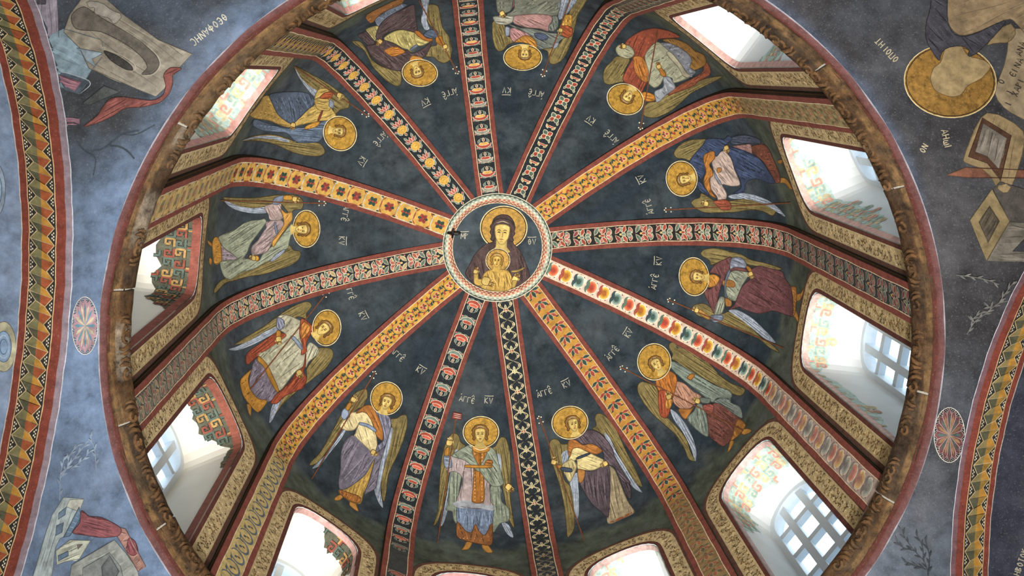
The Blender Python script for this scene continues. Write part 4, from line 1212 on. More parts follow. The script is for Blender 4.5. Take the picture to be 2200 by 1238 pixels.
F = angel(10, (460, 130, 5.159), 'painted angel in slate-blue cloak over gold tunic, upper left', (400, 600))
wings(F, [(880, 60), (1000, 110), (1150, 190), (1300, 280), (1420, 370), (1490, 440), (1490, 520), (1400, 545), (1340, 590), (1300, 480), (1200, 350), (1140, 340), (1050, 290), (950, 200)],
      [(300, 890), (420, 840), (560, 820), (700, 830), (830, 870), (920, 910), (1060, 900), (1170, 920), (1220, 980), (1220, 1030), (1150, 1060), (1000, 1050), (850, 1010), (700, 940), (560, 900), (420, 890)])
feathers(F, [(900, 80), (920, 150), (990, 260), (1080, 370), (1130, 400), (1150, 340), (1050, 280), (960, 190)], [(300, 890), (420, 850), (560, 835), (700, 845), (830, 885), (800, 905), (650, 870), (480, 860)])
F.poly('skirt', '#a98a4a', [(600, 390), (640, 470), (700, 590), (780, 660), (860, 710), (830, 740), (720, 710), (600, 660), (450, 640), (390, 600), (430, 560), (500, 470), (540, 400)], fold=(.9, .25), n=8, light=1.4)
F.poly('cloak', '#566476', [(1335, 655), (1250, 660), (1000, 740), (890, 740), (780, 750), (600, 700), (450, 650), (430, 720), (560, 780), (700, 790), (800, 800), (870, 870), (930, 905), (1050, 910), (1150, 900), (1200, 850), (1240, 780), (1320, 690)], fold=(1, .1), n=8, light=1.9)
F.poly('tunic', '#b59a56', [(1110, 420), (1150, 320), (1250, 310), (1290, 400), (1280, 500), (1340, 590), (1335, 650), (1150, 670), (1000, 700), (880, 730), (840, 740), (860, 700), (960, 620), (1050, 530), (1110, 490)], fold=(.8, -.35), n=8, light=1.35)
F.poly('cloak', '#4c5868', [(610, 380), (740, 350), (950, 345), (1050, 370), (1110, 440), (1080, 500), (1000, 570), (870, 695), (780, 660), (700, 590), (650, 490)], fold=(.35, .9), n=11, light=1.9)
F.poly('cloak_patch', '#b5853a', [(990, 740), (1090, 680), (1180, 670), (1140, 730), (1010, 765)], sm=1, fold=(1, -.3), n=4)
F.poly('sleeve', '#a98f50', [(1110, 430), (1180, 405), (1270, 430), (1290, 480), (1270, 550), (1150, 540), (1115, 480)], fold=(1, .2), n=4)
F.poly('cuff', '#9a5030', [(1170, 400), (1230, 350), (1310, 350), (1290, 410), (1200, 420)], fold=(1, -.2), n=3)
F.poly('wing_lining', BLU, [(1280, 430), (1320, 460), (1310, 520), (1270, 500)])
F.poly('belt', '#84402c', [(1190, 545), (1205, 550), (1160, 665), (1135, 665)], sm=1)
F.halo(1390, 805, 180, 195, -30)
F.head(1368, 778, 118, (.98, .12), .2)
staff(F, (1700, 605), (890, 60)); F.hand(1385, 380, 20, 60); F.hand(865, 712, 100, 55)
ins(F, (815, 297), (775, 345))

F = angel(11, (720, 0, 5.627), 'painted angel upside down in dark plum cloak, left of the top middle', (500, 150))
wings(F, [(1120, 60), (1240, 70), (1270, 200), (1300, 330), (1380, 450), (1410, 600), (1390, 720), (1320, 760), (1250, 740), (1190, 690), (1090, 680), (1110, 620), (1160, 560), (1230, 540), (1200, 440), (1230, 380), (1140, 300), (1100, 200)],
      [(200, 500), (300, 500), (380, 600), (440, 720), (560, 800), (700, 840), (790, 860), (800, 960), (790, 1020), (740, 1040), (640, 990), (540, 900), (450, 800), (390, 680), (340, 600), (270, 560)])
feathers(F, [(1040, -60), (1140, -60), (1100, 200), (1140, 350), (1080, 350), (1040, 250), (1060, 120)])
F.poly('underskirt', '#6a7484', [(480, 230), (560, 170), (680, 90), (780, 40), (860, 60), (760, 130), (640, 200), (560, 270), (520, 320)], fold=(.5, .8), n=8, light=1.7)
F.poly('hem', '#8f6034', [(360, 190), (450, 130), (600, 60), (720, 0), (840, -20), (800, 50), (640, 110), (520, 180), (440, 290), (380, 240)], sm=1, fold=(.5, .8), n=8)
F.poly('skirt', '#a79a66', [(370, 350), (520, 310), (500, 430), (480, 490), (420, 430)], fold=(.5, .8), n=4)
F.poly('cloak', '#4a3d3f', [(370, 370), (430, 440), (480, 520), (390, 540), (320, 470), (270, 420), (330, 390)], fold=(.7, .7), n=4)
F.poly('tunic', '#b0a468', [(600, 440), (700, 380), (800, 355), (900, 365), (960, 390), (960, 470), (1000, 530), (990, 560), (920, 620), (870, 590), (800, 570), (700, 510), (600, 480)], fold=(.5, .8), n=9, light=1.35)
F.poly('cloak', '#4d3f40', [(850, 90), (950, 50), (970, 180), (990, 380), (900, 370), (780, 350), (660, 380), (580, 430), (560, 480), (490, 450), (520, 330), (600, 230), (720, 150)], fold=(.8, -.6), n=9, light=1.9)
F.poly('cloak', '#4d3f40', [(380, 550), (480, 530), (560, 490), (600, 480), (700, 520), (780, 560), (840, 610), (870, 600), (930, 640), (1050, 590), (1170, 490), (1110, 640), (1060, 690), (940, 670), (890, 740), (880, 800), (780, 850), (650, 830), (520, 760), (440, 680), (400, 610)], fold=(.7, .6), n=10, light=1.9)
F.poly('cloak_patch', '#a96e30', [(580, 600), (720, 545), (850, 610), (820, 640), (690, 685), (620, 640)], sm=1, fold=(1, -.1), n=5)
F.poly('sleeve', '#b0a468', [(960, 380), (1020, 430), (1090, 470), (1160, 480), (1060, 540), (1000, 540), (960, 480)], fold=(1, .4), n=3)
F.poly('sleeve_trim', '#a5662e', [(960, 370), (1010, 370), (1100, 450), (1170, 460), (1160, 490), (1080, 480), (990, 420)])
F.poly('cuff', '#4a5668', [(1080, 390), (1140, 350), (1220, 360), (1245, 400), (1220, 445), (1140, 450), (1070, 420)], fold=(1, .3), n=3)
F.poly('forearm', '#b0762f', [(1220, 440), (1280, 430), (1310, 500), (1340, 560), (1280, 540), (1220, 500)])
F.poly('belt', '#6f7c8c', [(890, 590), (980, 525), (1002, 542), (920, 612)], sm=1)
F.poly('collar', '#b5803a', [(920, 670), (1000, 675), (1055, 700), (1010, 745), (900, 740)])
F.halo(1020, 872, 215, 163, 5)
F.head(985, 845, 118, (.3, .95), -.1, wide=1.15)
staff(F, (1478, 870), (1010, -10)); F.hand(1330, 555, 70, 60); F.hand(530, 490, 130, 58)
ins(F, (965, 197), (912, 217))

F = angel(0, (1020, 0, 5.629), 'painted angel upside down in rose tunic and grey-green mantle, right of top middle', (700, -300))
wings(F, [(220, 260), (300, 260), (360, 300), (370, 420), (430, 450), (470, 510), (400, 540), (350, 600), (290, 620), (240, 560), (215, 450), (210, 350)],
      [(1230, 0), (1380, -60), (1310, 80), (1240, 200), (1220, 300), (1180, 450), (1130, 600), (1060, 720), (970, 775), (910, 760), (890, 680), (880, 620), (820, 590), (900, 580), (980, 560), (1060, 480), (1100, 330), (1130, 180)])
F.poly('wing_lining', BLU, [(1030, -200), (1200, -200), (1240, -10), (1150, 120), (1060, 220), (1010, 200)], fold='auto', n=5)
F.poly('underskirt', '#7d4e5a', [(400, -260), (560, -260), (560, 0), (480, 70), (430, 90)], fold=(.3, 1), n=5)
F.poly('mantle', '#74786a', [(500, -260), (1040, -260), (1040, 0), (1020, 130), (990, 190), (940, 190), (760, 165), (600, 180), (460, 190), (390, 190), (400, 160), (480, 90)], fold=(.7, -.5), n=12, light=1.6)
F.poly('mantle', '#74786a', [(270, -120), (450, -120), (450, 90), (380, 150), (290, 150), (265, 80)], fold=(.1, 1), n=5, light=1.6)
F.poly('tunic', '#a47f7a', [(470, 190), (760, 165), (930, 190), (930, 260), (890, 370), (780, 340), (640, 330), (480, 280)], fold=(.8, .4), n=7, light=1.45)
F.poly('tunic', '#a47a78', [(430, 340), (560, 340), (640, 400), (700, 430), (600, 440), (520, 480), (470, 500), (430, 440)], fold=(.6, .7), n=5, light=1.45)
F.poly('mantle', '#6a7068', [(400, 280), (560, 330), (700, 340), (900, 390), (1000, 400), (1100, 440), (1040, 480), (960, 560), (780, 590), (750, 540), (720, 470), (640, 400), (500, 340)], fold=(.85, .4), n=8, light=1.7)
F.poly('mantle_patch', '#454e62', [(720, 400), (820, 395), (890, 440), (850, 480), (760, 460)], fold=(.8, .4), n=4)
F.poly('mantle', '#6a7068', [(940, 190), (1000, 190), (1010, 300), (960, 370), (900, 360), (900, 300), (940, 250)], fold=(.2, 1), n=4)
F.poly('sleeve', '#9a9a8a', [(235, 190), (450, 185), (470, 210), (450, 260), (380, 290), (270, 280), (230, 230)], fold=(1, .15), n=4)
F.poly('wing_lining', BLU, [(370, 320), (420, 330), (415, 415), (375, 420)])
F.poly('wing_lining', BLU, [(960, 520), (1015, 505), (1000, 560), (950, 575)])
F.poly('collar', '#b07c36', [(480, 500), (580, 430), (660, 430), (730, 480), (755, 560), (740, 600), (700, 590), (680, 540), (620, 510), (540, 500)], fold=(.6, .5), n=5)
F.poly('forearm', '#bb9040', [(1080, 180), (1180, 180), (1170, 310), (1060, 310)], fold=(0, 1), n=3)
F.poly('cuff', '#9a5030', [(1040, 310), (1120, 300), (1180, 330), (1180, 410), (1130, 445), (1060, 420), (1030, 370)], fold=(.8, .4), n=3)
F.halo(580, 685, 232, 156)
F.head(605, 632, 112, (.0, 1), .0, wide=1.2)
staff(F, (825, 905), (1180, -80)); F.hand(330, 150, 60, 62); F.hand(1040, 355, 100, 56)
ins(F, (1152, 198), (1088, 192))

F = angel(1, (1260, 20, 4.761), 'painted angel in red cloak holding a pale orb, upper right', (1180, 420))
wings(F, [(310, 480), (430, 500), (440, 530), (390, 620), (380, 700), (400, 740), (340, 745), (240, 770), (185, 750), (170, 680), (190, 600), (250, 540)],
      [(590, 1000), (640, 950), (720, 940), (800, 880), (900, 850), (1020, 800), (1130, 740), (1250, 700), (1400, 680), (1340, 720), (1200, 790), (1080, 850), (960, 960), (850, 1050), (720, 1105), (640, 1105), (585, 1080)])
F.poly('hem', '#7d4630', [(1080, 420), (1180, 480), (1260, 570), (1280, 660), (1200, 710), (1130, 740), (1110, 780), (920, 850), (810, 890), (920, 790), (1100, 700), (1200, 640), (1200, 560)], sm=1, fold=(.8, -.5), n=5)
F.poly('hem', '#84602f', [(780, 310), (900, 300), (1030, 350), (1110, 420), (1210, 470), (1220, 560), (1110, 620), (1050, 600), (1080, 520), (1030, 440), (930, 380), (840, 340)], fold=(.6, .6), n=8)
F.poly('skirt', '#7c8088', [(740, 350), (830, 340), (940, 380), (1040, 450), (1080, 520), (1060, 590), (1120, 640), (1060, 680), (1000, 600), (920, 500), (840, 420)], fold=(.7, -.4), n=8)
F.poly('cloak', '#8a4632', [(380, 680), (440, 560), (470, 490), (400, 360), (430, 300), (560, 220), (700, 190), (850, 220), (960, 280), (860, 290), (740, 300), (720, 340), (650, 400), (600, 480), (640, 580), (640, 700), (590, 800), (545, 890), (500, 810), (420, 760), (380, 730)], fold=(.45, -.85), n=11, light=1.5)
F.poly('cloak_patch', '#a0662f', [(480, 490), (560, 480), (610, 540), (640, 640), (620, 740), (560, 720), (500, 640)], fold=(.3, .9), n=6)
F.poly('tunic', '#9b9c84', [(600, 470), (720, 330), (820, 400), (900, 480), (960, 560), (1010, 640), (1060, 690), (900, 750), (880, 700), (800, 690), (760, 760), (700, 800), (630, 740), (640, 640)], fold=(.8, -.5), n=11, light=1.35)
F.poly('tunic_trim', '#a9a48c', [(810, 440), (860, 420), (960, 540), (1020, 640), (1080, 680), (1000, 700), (950, 590), (870, 510)], sm=1)
F.poly('sleeve', '#8f949a', [(790, 690), (850, 690), (900, 760), (905, 810), (820, 870), (760, 930), (720, 945), (700, 870), (710, 830), (790, 790)], fold=(.5, .7), n=4)
F.poly('forearm', '#a9702f', [(730, 570), (780, 600), (830, 670), (780, 690), (745, 620)], sm=1)
F.poly('collar', '#a9722f', [(545, 890), (590, 840), (690, 870), (700, 930), (620, 935)], fold=(1, .2), n=3)
F.poly('orb', '#9d9c80', [(397 + 98 * math.cos(a) * .93 - 68 * math.sin(a) * .36, 423 + 98 * math.cos(a) * .36 + 68 * math.sin(a) * .93) for a in np.linspace(0, 5.9, 14)], fold=(.9, .35), n=4, light=1.3)
F.halo(400, 915, 190, 155, 20)
F.head(430, 880, 112, (-.45, .8), -.2, wide=1.1)
staff(F, (557, 1215), (735, 200)); F.hand(745, 575, 250, 50); F.hand(385, 368, 170, 48)
ins(F, (1315, 292), (1270, 255))

F = angel(2, (1360, 260, 5.158), 'painted angel in deep blue cloak with rust skirt, on the right', (1700, 650))
wings(F, [(640, 210), (800, 200), (830, 230), (760, 300), (680, 370), (640, 440), (560, 415), (490, 410), (455, 370), (470, 320), (540, 250)],
      [(760, 800), (850, 850), (900, 880), (1050, 890), (1250, 860), (1400, 890), (1530, 920), (1600, 960), (1550, 1050), (1440, 1000), (1300, 985), (1130, 1010), (950, 1015), (800, 1015), (700, 970), (645, 910), (680, 870), (740, 850)])
feathers(F, [(1060, 830), (1200, 800), (1340, 820), (1500, 880), (1620, 970), (1690, 1060), (1600, 1010), (1450, 920), (1280, 870), (1100, 860)])
feet(F, [(1590, 440), (1680, 420), (1640, 485)], [(1630, 635), (1700, 640), (1775, 750), (1740, 750), (1690, 690), (1630, 680)])
F.poly('skirt', '#6f4232', [(1320, 280), (1450, 260), (1510, 310), (1560, 420), (1620, 560), (1640, 660), (1590, 690), (1540, 600), (1450, 450), (1350, 370)], fold=(1, -.1), n=12, light=1.7)
F.poly('skirt', '#8f6e68', [(1110, 280), (1240, 260), (1310, 260), (1320, 380), (1250, 330)], fold=(1, .3), n=5)
F.poly('cloak', '#3e4554', [(1080, 190), (1240, 150), (1400, 200), (1410, 250), (1280, 240), (1120, 260)], fold=(1, .1), n=4)
F.poly('tunic', '#b5a196', [(910, 400), (960, 350), (1020, 330), (1080, 400), (1110, 460), (1140, 560), (1190, 700), (1100, 720), (990, 700), (1040, 800), (1030, 870), (960, 900), (930, 830), (870, 750), (860, 640), (900, 560), (880, 460)], fold=(.55, .75), n=11, light=1.3)
F.poly('cloak', '#36425c', [(820, 200), (900, 190), (1010, 200), (1060, 160), (1100, 200), (1040, 260), (1100, 290), (1250, 330), (1400, 410), (1500, 540), (1580, 680), (1500, 680), (1400, 640), (1300, 650), (1250, 700), (1230, 780), (1110, 810), (1200, 740), (1190, 640), (1130, 530), (1100, 420), (1050, 340), (1000, 310), (930, 390), (900, 340), (820, 350), (780, 420), (810, 540), (760, 640), (720, 600), (640, 560), (635, 440), (700, 350), (780, 260)], fold=(.85, .45), n=16, light=1.9)
F.poly('shoulder_patch', '#a06a30', [(800, 370), (870, 335), (905, 340), (910, 410), (850, 480), (880, 540), (890, 600), (850, 640), (860, 720), (880, 790), (930, 850), (860, 820), (800, 720), (790, 640), (815, 560), (785, 430)], fold=(-.4, 1), n=4)
F.poly('cloak', '#36425c', [(720, 680), (750, 670), (800, 740), (860, 830), (760, 780), (715, 720)], fold=(.8, .7), n=3)
F.poly('belt', '#8a93a0', [(905, 540), (925, 590), (985, 690), (970, 700), (915, 620)])
F.poly('tunic_patch', '#b07a44', [(940, 520), (985, 520), (980, 560), (945, 565)])
F.poly('cuff', '#8a4834', [(900, 890), (1040, 870), (1095, 930), (1080, 980), (990, 980), (940, 940)], fold=(1, .2), n=4)
F.halo(545, 635, 172, 196, -8)
F.head(585, 640, 125, (-.97, .2), .1)
staff(F, (365, 985), (1760, 905)); F.hand(815, 915, 190, 58); F.hand(1045, 295, 70, 55)
ins(F, (1396, 443), (1380, 383))

F = angel(3, (1360, 500, 4.761), 'painted angel in maroon cloak over grey tunic, on the right', (1690, 700))
wings(F, [(740, 170), (860, 160), (980, 190), (1100, 220), (1210, 280), (1300, 300), (1420, 330), (1520, 370), (1440, 390), (1300, 350), (1180, 330), (1100, 260), (980, 280), (860, 310), (800, 330), (780, 280), (710, 240), (695, 205)],
      [(620, 750), (700, 725), (760, 740), (840, 800), (920, 830), (980, 810), (1080, 860), (1200, 960), (1320, 1080), (1440, 1160), (1500, 1230), (1400, 1180), (1280, 1080), (1150, 1010), (1000, 970), (860, 920), (720, 870), (640, 830)])
feathers(F, [(980, 800), (1060, 790), (1180, 850), (1300, 950), (1400, 1050), (1460, 1130), (1340, 1080), (1200, 960), (1080, 870)])
feet(F, [(1665, 640), (1720, 620), (1750, 570), (1750, 610), (1710, 690), (1675, 695)], [(1655, 770), (1690, 850), (1695, 930), (1675, 890), (1645, 840)])
F.poly('hem', '#9a6a34', [(1615, 560), (1670, 560), (1680, 640), (1670, 760), (1660, 830), (1635, 850), (1630, 700)], fold=(1, .1), n=6)
F.poly('tunic', '#858a78', [(990, 380), (1080, 380), (1190, 410), (1180, 450), (1120, 540), (1080, 640), (1050, 700), (970, 670), (940, 650), (940, 560), (960, 480)], fold=(.6, .6), n=8, light=1.5)
F.poly('cloak', '#623e40', [(1210, 470), (1180, 420), (1240, 360), (1300, 340), (1420, 370), (1530, 400), (1560, 470), (1620, 560), (1640, 700), (1640, 850), (1600, 850), (1440, 800), (1300, 830), (1180, 800), (1100, 760), (1060, 770), (980, 790), (1040, 740), (1080, 640), (1130, 540)], fold=(.8, .5), n=15, light=1.6)
F.poly('cloak', '#66403f', [(790, 400), (850, 320), (950, 270), (1010, 250), (990, 370), (1030, 350), (1150, 370), (1170, 400), (1040, 385), (960, 430), (940, 470), (900, 560), (870, 680), (840, 830), (790, 740), (740, 640), (730, 550), (790, 580), (850, 520), (900, 460), (860, 420), (780, 410)], fold=(.3, 1), n=9, light=1.6)
F.poly('collar', '#a97634', [(780, 440), (840, 430), (890, 470), (850, 540), (790, 560), (740, 545)], fold=(.4, 1), n=4)
F.poly('tunic_patch', '#a5733a', [(930, 490), (1020, 490), (1050, 530), (1030, 560), (930, 540)])
F.poly('belt', '#68727f', [(985, 385), (1000, 400), (960, 500), (955, 600), (970, 660), (950, 660), (940, 560), (950, 470)])
F.poly('sleeve', '#7c8290', [(1010, 270), (1080, 250), (1130, 270), (1165, 320), (1150, 360), (1050, 350), (1000, 370)], fold=(1, .4), n=3)
F.poly('forearm', '#a9742f', [(1155, 335), (1200, 350), (1230, 400), (1190, 400)], sm=1)
F.poly('sleeve', '#858a78', [(900, 660), (940, 670), (940, 760), (910, 830), (840, 840), (860, 740)], fold=(-.3, 1), n=4)
F.poly('cuff', '#6c7484', [(790, 860), (900, 840), (930, 870), (900, 910), (830, 915)], fold=(1, .1), n=3)
F.poly('tunic_patch', '#a5733a', [(950, 670), (1010, 700), (1010, 750), (960, 750)])
F.poly('forearm', '#bb8f48', [(690, 790), (740, 820), (790, 860), (780, 890), (720, 860), (680, 820)])
F.halo(630, 450, 152, 196, -6)
F.head(678, 450, 118, (-.97, -.15), .15)
staff(F, (370, 690), (1560, 1190)); F.hand(655, 795, 205, 50); F.hand(1215, 425, 70, 52)
ins(F, (1408, 605), (1417, 560))

F = angel(4, (1300, 720, 4.126), 'painted angel in sage cloak over orange and maroon robes, lower right', (1180, 920))
wings(F, [(600, 65), (680, 75), (780, 130), (880, 210), (960, 290), (1020, 360), (1120, 430), (1240, 480), (1200, 540), (1080, 500), (960, 430), (860, 380), (740, 310), (640, 240), (590, 210), (600, 170), (570, 120), (570, 80)],
      [(330, 415), (390, 430), (440, 450), (470, 500), (480, 600), (500, 700), (560, 740), (640, 820), (720, 920), (760, 1040), (800, 1120), (740, 1100), (700, 1000), (620, 880), (520, 790), (420, 700), (340, 600), (290, 500), (295, 440)])
feathers(F, [(580, 660), (640, 700), (720, 800), (780, 920), (810, 1040), (800, 1120), (760, 1000), (690, 860), (610, 750)])
feet(F, [(1200, 840), (1280, 835), (1295, 860), (1230, 885)], [(1115, 940), (1145, 950), (1110, 1020), (1090, 1040), (1100, 990)])
F.poly('skirt', '#694038', [(900, 640), (960, 610), (1030, 600), (1150, 690), (1220, 760), (1180, 830), (1130, 920), (1050, 990), (960, 930), (920, 880), (910, 760)], fold=(.7, .55), n=11, light=1.6)
F.poly('hem', '#9c6a32', [(1180, 750), (1250, 800), (1200, 880), (1120, 940), (1140, 870)], fold=(.6, .6), n=4)
F.poly('cloak', '#69736c', [(960, 590), (1110, 540), (1120, 600), (1200, 640), (1220, 740), (1130, 690), (1040, 620)], fold=(.7, .4), n=5)
F.poly('tunic', '#a57c66', [(620, 420), (700, 430), (780, 500), (850, 540), (860, 590), (800, 610), (760, 650), (680, 660), (610, 600), (600, 540)], fold=(.5, .8), n=8, light=1.5)
F.poly('cloak', '#727d72', [(560, 250), (620, 240), (740, 310), (860, 380), (980, 450), (1110, 500), (1120, 560), (1000, 560), (960, 600), (900, 560), (800, 480), (700, 400), (620, 330)], fold=(.85, .5), n=8, light=1.5)
F.poly('tunic_yoke', '#a5662c', [(460, 370), (560, 320), (620, 350), (640, 400), (620, 500), (600, 560), (540, 540), (480, 500), (455, 440)], fold=(.3, .9), n=5, light=1.4)
F.poly('sleeve', '#93482e', [(480, 500), (560, 500), (600, 540), (590, 600), (570, 700), (540, 740), (495, 720), (480, 640)], fold=(.1, 1), n=5)
F.poly('forearm', '#b5803a', [(560, 560), (600, 580), (580, 650), (540, 650), (540, 600)], fold=(0, 1), n=2)
F.poly('tunic_hem', '#a0692f', [(660, 660), (760, 660), (790, 640), (730, 740), (700, 740), (670, 700)])
F.poly('cloak', '#727d72', [(830, 610), (880, 640), (910, 760), (920, 900), (860, 880), (770, 800), (730, 740), (790, 680)], fold=(.2, 1), n=7, light=1.5)
F.poly('cloak', '#727d72', [(850, 560), (940, 570), (920, 610), (860, 600)])
F.poly('skirt', '#8d4f44', [(870, 630), (960, 620), (960, 690), (910, 700)], fold=(.8, .5), n=3)
F.poly('shoulder_patch', '#a5702f', [(735, 380), (770, 345), (800, 360), (765, 400)])
F.halo(440, 240, 148, 162)
F.head(462, 265, 110, (-.5, -.85), .1)
staff(F, (145, 290), (1230, 850)); F.hand(570, 550, 250, 48); F.hand(825, 588, 200, 48)
ins(F, (1317, 760), (1352, 716))

# ------------------------------------------------------------------ figure in the medallion
F = Fig(MEDS, (900, 400, 4.42), None, 'medallion', None, root=medal, off=.0012)
F.halo(805, 395, 222, 205)
F.poly('veil', '#4a3a38', [(700, 420), (690, 370), (720, 300), (790, 270), (860, 285), (905, 350), (905, 430), (880, 490), (900, 550), (960, 610), (1000, 700), (1040, 800), (1050, 870), (1000, 940), (900, 985), (600, 985), (490, 900), (440, 830), (475, 760), (530, 650), (620, 560), (700, 530), (715, 480)], fold=(.25, 1), n=13, light=1.6)
F.head(790, 455, 195, (.06, -1), -.1, hair='#4a3a38', wide=1.02)
F.poly('veil_trim', '#b59a54', [(875, 805), (940, 800), (1000, 770), (998, 785), (940, 815), (880, 818)], sm=1)
F.halo(750, 705, 113, 112, 0, 'halo')
F.poly('child_robe', '#b3914a', [(620, 830), (690, 790), (760, 790), (840, 800), (880, 860), (885, 960), (800, 1000), (640, 985), (580, 940)], fold=(.15, 1), n=11, light=1.4)
F.head(740, 715, 105, (.05, -1), 0, hair='#9a7434', face='#c9a552')
F.poly('forearm', '#c4a354', [(525, 800), (560, 820), (562, 880), (600, 890), (600, 945), (530, 930), (522, 860)])
F.hand(640, 905, 20, 85); F.hand(540, 810, -70, 45); F.hand(915, 880, -60, 60)
F.poly('forearm', '#c4a354', [(890, 900), (930, 900), (910, 960), (885, 960)])
F.text('inscription', 'ΜΡ', 998, 507, 12, (1, 0), bar=True); F.text('inscription', 'ΘΥ', 1143, 519, 12, (1, 0), bar=True)

# ------------------------------------------------------------------ paintings on the pendentives
C1, C3, C4, C5, C6 = (0, 0, 2.948), (0, 818, 2.948), (1640, 0, 2.948), (1640, 400, 2.948), (1640, 818, 2.948)
F = Fig(PEND, C1, 'painted_building', 'painted grey stone building with round arches and red drapery, upper left', 'mural', 'pendentive paintings', (700, 400))
F.poly('tower', '#8a8490', [(190, -30), (360, -30), (372, 262), (240, 232)], sm=0, fold=(0, 1), n=4, light=1.25, dark=.75)
F.poly('window', '#4f4d55', [(232, -20), (290, -20), (288, 25), (236, 25)], sm=0)
F.poly('roof', '#8399a6', [(240, 240), (400, 180), (640, 250), (660, 340), (580, 440), (500, 570), (330, 560), (300, 420)], sm=0, fold=(1, .5), n=5, light=1.2, dark=.75)
F.poly('wall', '#8d877a', [(440, 90), (520, -20), (660, -20), (780, 90), (1000, 250), (1215, 340), (1130, 430), (1040, 560), (985, 610), (860, 560), (700, 490), (560, 430), (500, 300), (400, 200)], sm=0, fold=(.83, .55), n=6, light=1.18, dark=.7)
F.poly('arch_band', '#67625a', [(450, 95), (530, 40), (640, 110), (780, 190), (900, 270), (985, 350), (1005, 410), (965, 462), (895, 468), (930, 425), (900, 365), (800, 280), (640, 200), (480, 180)], extra=[([(640, 110), (780, 190), (900, 270), (990, 345), (1012, 410), (970, 468), (900, 480)], '#a8a294', 2.4)])  # dark U-shaped band of the painted arch
F.poly('niche', '#3f3d3b', [(655, 318), (740, 350), (820, 405), (838, 440), (790, 435), (700, 380)], extra=[([(650, 308), (760, 345), (845, 400), (855, 435), (830, 452)], '#a8a294', 2)])
F.poly('pediment', '#9a968c', [(540, 0), (640, 10), (700, 60), (780, 90), (720, 160), (690, 110), (640, 100), (590, 80), (600, 40), (560, 50)], sm=1)
F.poly('panel', '#8fa0aa', [(480, 300), (510, 320), (540, 380), (600, 420), (580, 370), (640, 340), (640, 330)], sm=0)
F.poly('opening', '#4b4f50', [(655, 540), (755, 580), (560, 665), (520, 650)], sm=0)
F.poly('opening', '#4a5560', [(300, 420), (560, 510), (500, 595), (320, 540)], sm=0, extra=[([(300, 420), (560, 510), (500, 595)], '#a0aab0', 2)])
F.poly('chest', '#8a6470', [(365, 470), (510, 515), (470, 575), (360, 520)], sm=0, fold=(1, .3), n=3)
F.poly('chest', '#80606c', [(360, 745), (385, 730), (500, 750), (500, 785), (400, 795)], sm=0, fold=(1, .1), n=2)
F.poly('drapery', '#784843', [(1145, 430), (1075, 425), (1032, 470), (1045, 540), (1025, 600), (960, 632), (860, 622), (760, 610), (690, 625), (645, 675), (610, 730), (525, 798), (610, 775), (710, 730), (790, 682), (900, 672), (1005, 645), (1065, 590), (1090, 520), (1090, 470)], fold='auto', n=5)
F = Fig(PEND, C1, 'painted_tree', 'dark painted branches on blue ground beside the upper left building', 'mural', 'pendentive paintings', (600, 960))
for i, pl in enumerate(([(590, 955), (650, 940), (720, 890), (770, 850), (880, 825)], [(690, 920), (760, 930), (810, 960), (850, 1005)], [(365, 780), (400, 900), (420, 980), (450, 1035)], [(440, 820), (520, 940), (600, 1000), (590, 1110)], [(770, 850), (860, 850), (980, 790)])):
    F.line('branch', '#39434c', pl, 4.5 - i * .5)
F = Fig(PEND, C1, 'painted_inscription', 'cream Greek name lettering on dark ground, upper left pendentive', 'lettering', 'pendentive lettering', (1320, 190))
F.text('letters', 'ΘЄΟΦΑΝΗС', 448, 64, 15.5, (-.78, .62), '#c9c4b2', 2.0)

F = Fig(PEND, C3, 'painted_building', 'painted pale houses with red drapery, lower left corner', 'mural', 'pendentive paintings', (500, 1238))
F.poly('house_wall', '#9aa6a8', [(330, 850), (400, 740), (530, 750), (500, 830), (420, 980), (380, 1000), (350, 1060), (320, 1300), (190, 1300), (290, 960)], sm=0, fold=(-.3, 1), n=4, light=1.2, dark=.75)
F.poly('house_front', '#a8aaa0', [(440, 755), (530, 752), (500, 830), (420, 800)], sm=0)
F.poly('lattice', '#5d7288', [(500, 800), (515, 860), (440, 985), (400, 995)], sm=0, extra=[([(490 - i * 18, 830 + i * 32), (510 - i * 14, 850 + i * 28)], '#8a98a8', 1.4) for i in range(5)])
F.poly('window', '#5f7184', [(370, 840), (420, 800), (410, 850), (365, 880)], sm=0); F.poly('window', '#5f7184', [(355, 920), (400, 900), (390, 960), (350, 985)], sm=0)
F.poly('gable', '#a3a89a', [(350, 1080), (440, 1010), (570, 1015), (500, 1130), (400, 1150), (355, 1170)], sm=0, fold=(.8, -.4), n=3)
F.poly('window', '#5d7288', [(365, 1110), (430, 1080), (430, 1110), (365, 1145)], sm=0); F.poly('window', '#77706a', [(485, 1040), (520, 1035), (490, 1070)], sm=0)
F.poly('house_front', '#8f9490', [(450, 1170), (720, 1010), (790, 1090), (870, 1200), (880, 1300), (430, 1300)], sm=0, fold=(.86, -.5), n=4, light=1.15, dark=.8)
F.poly('panel', '#7a807e', [(520, 1190), (690, 1090), (760, 1180), (790, 1300), (520, 1300)], sm=0); F.poly('panel', '#5d6264', [(640, 1180), (690, 1110), (750, 1210), (700, 1300), (650, 1300)], sm=0)
F.poly('roof', '#8a6a62', [(750, 930), (790, 940), (920, 1180), (870, 1210), (740, 990)], sm=0, fold=(.9, -.3), n=9)
F.poly('drapery', '#77484c', [(510, 825), (560, 860), (640, 870), (740, 920), (765, 950), (740, 985), (640, 995), (540, 980), (455, 965), (500, 900)], fold=(1, .25), n=6)
F.poly('drapery', '#7a464c', [(810, 1000), (850, 1020), (870, 1080), (840, 1110), (800, 1080)], fold=(.4, 1), n=3)
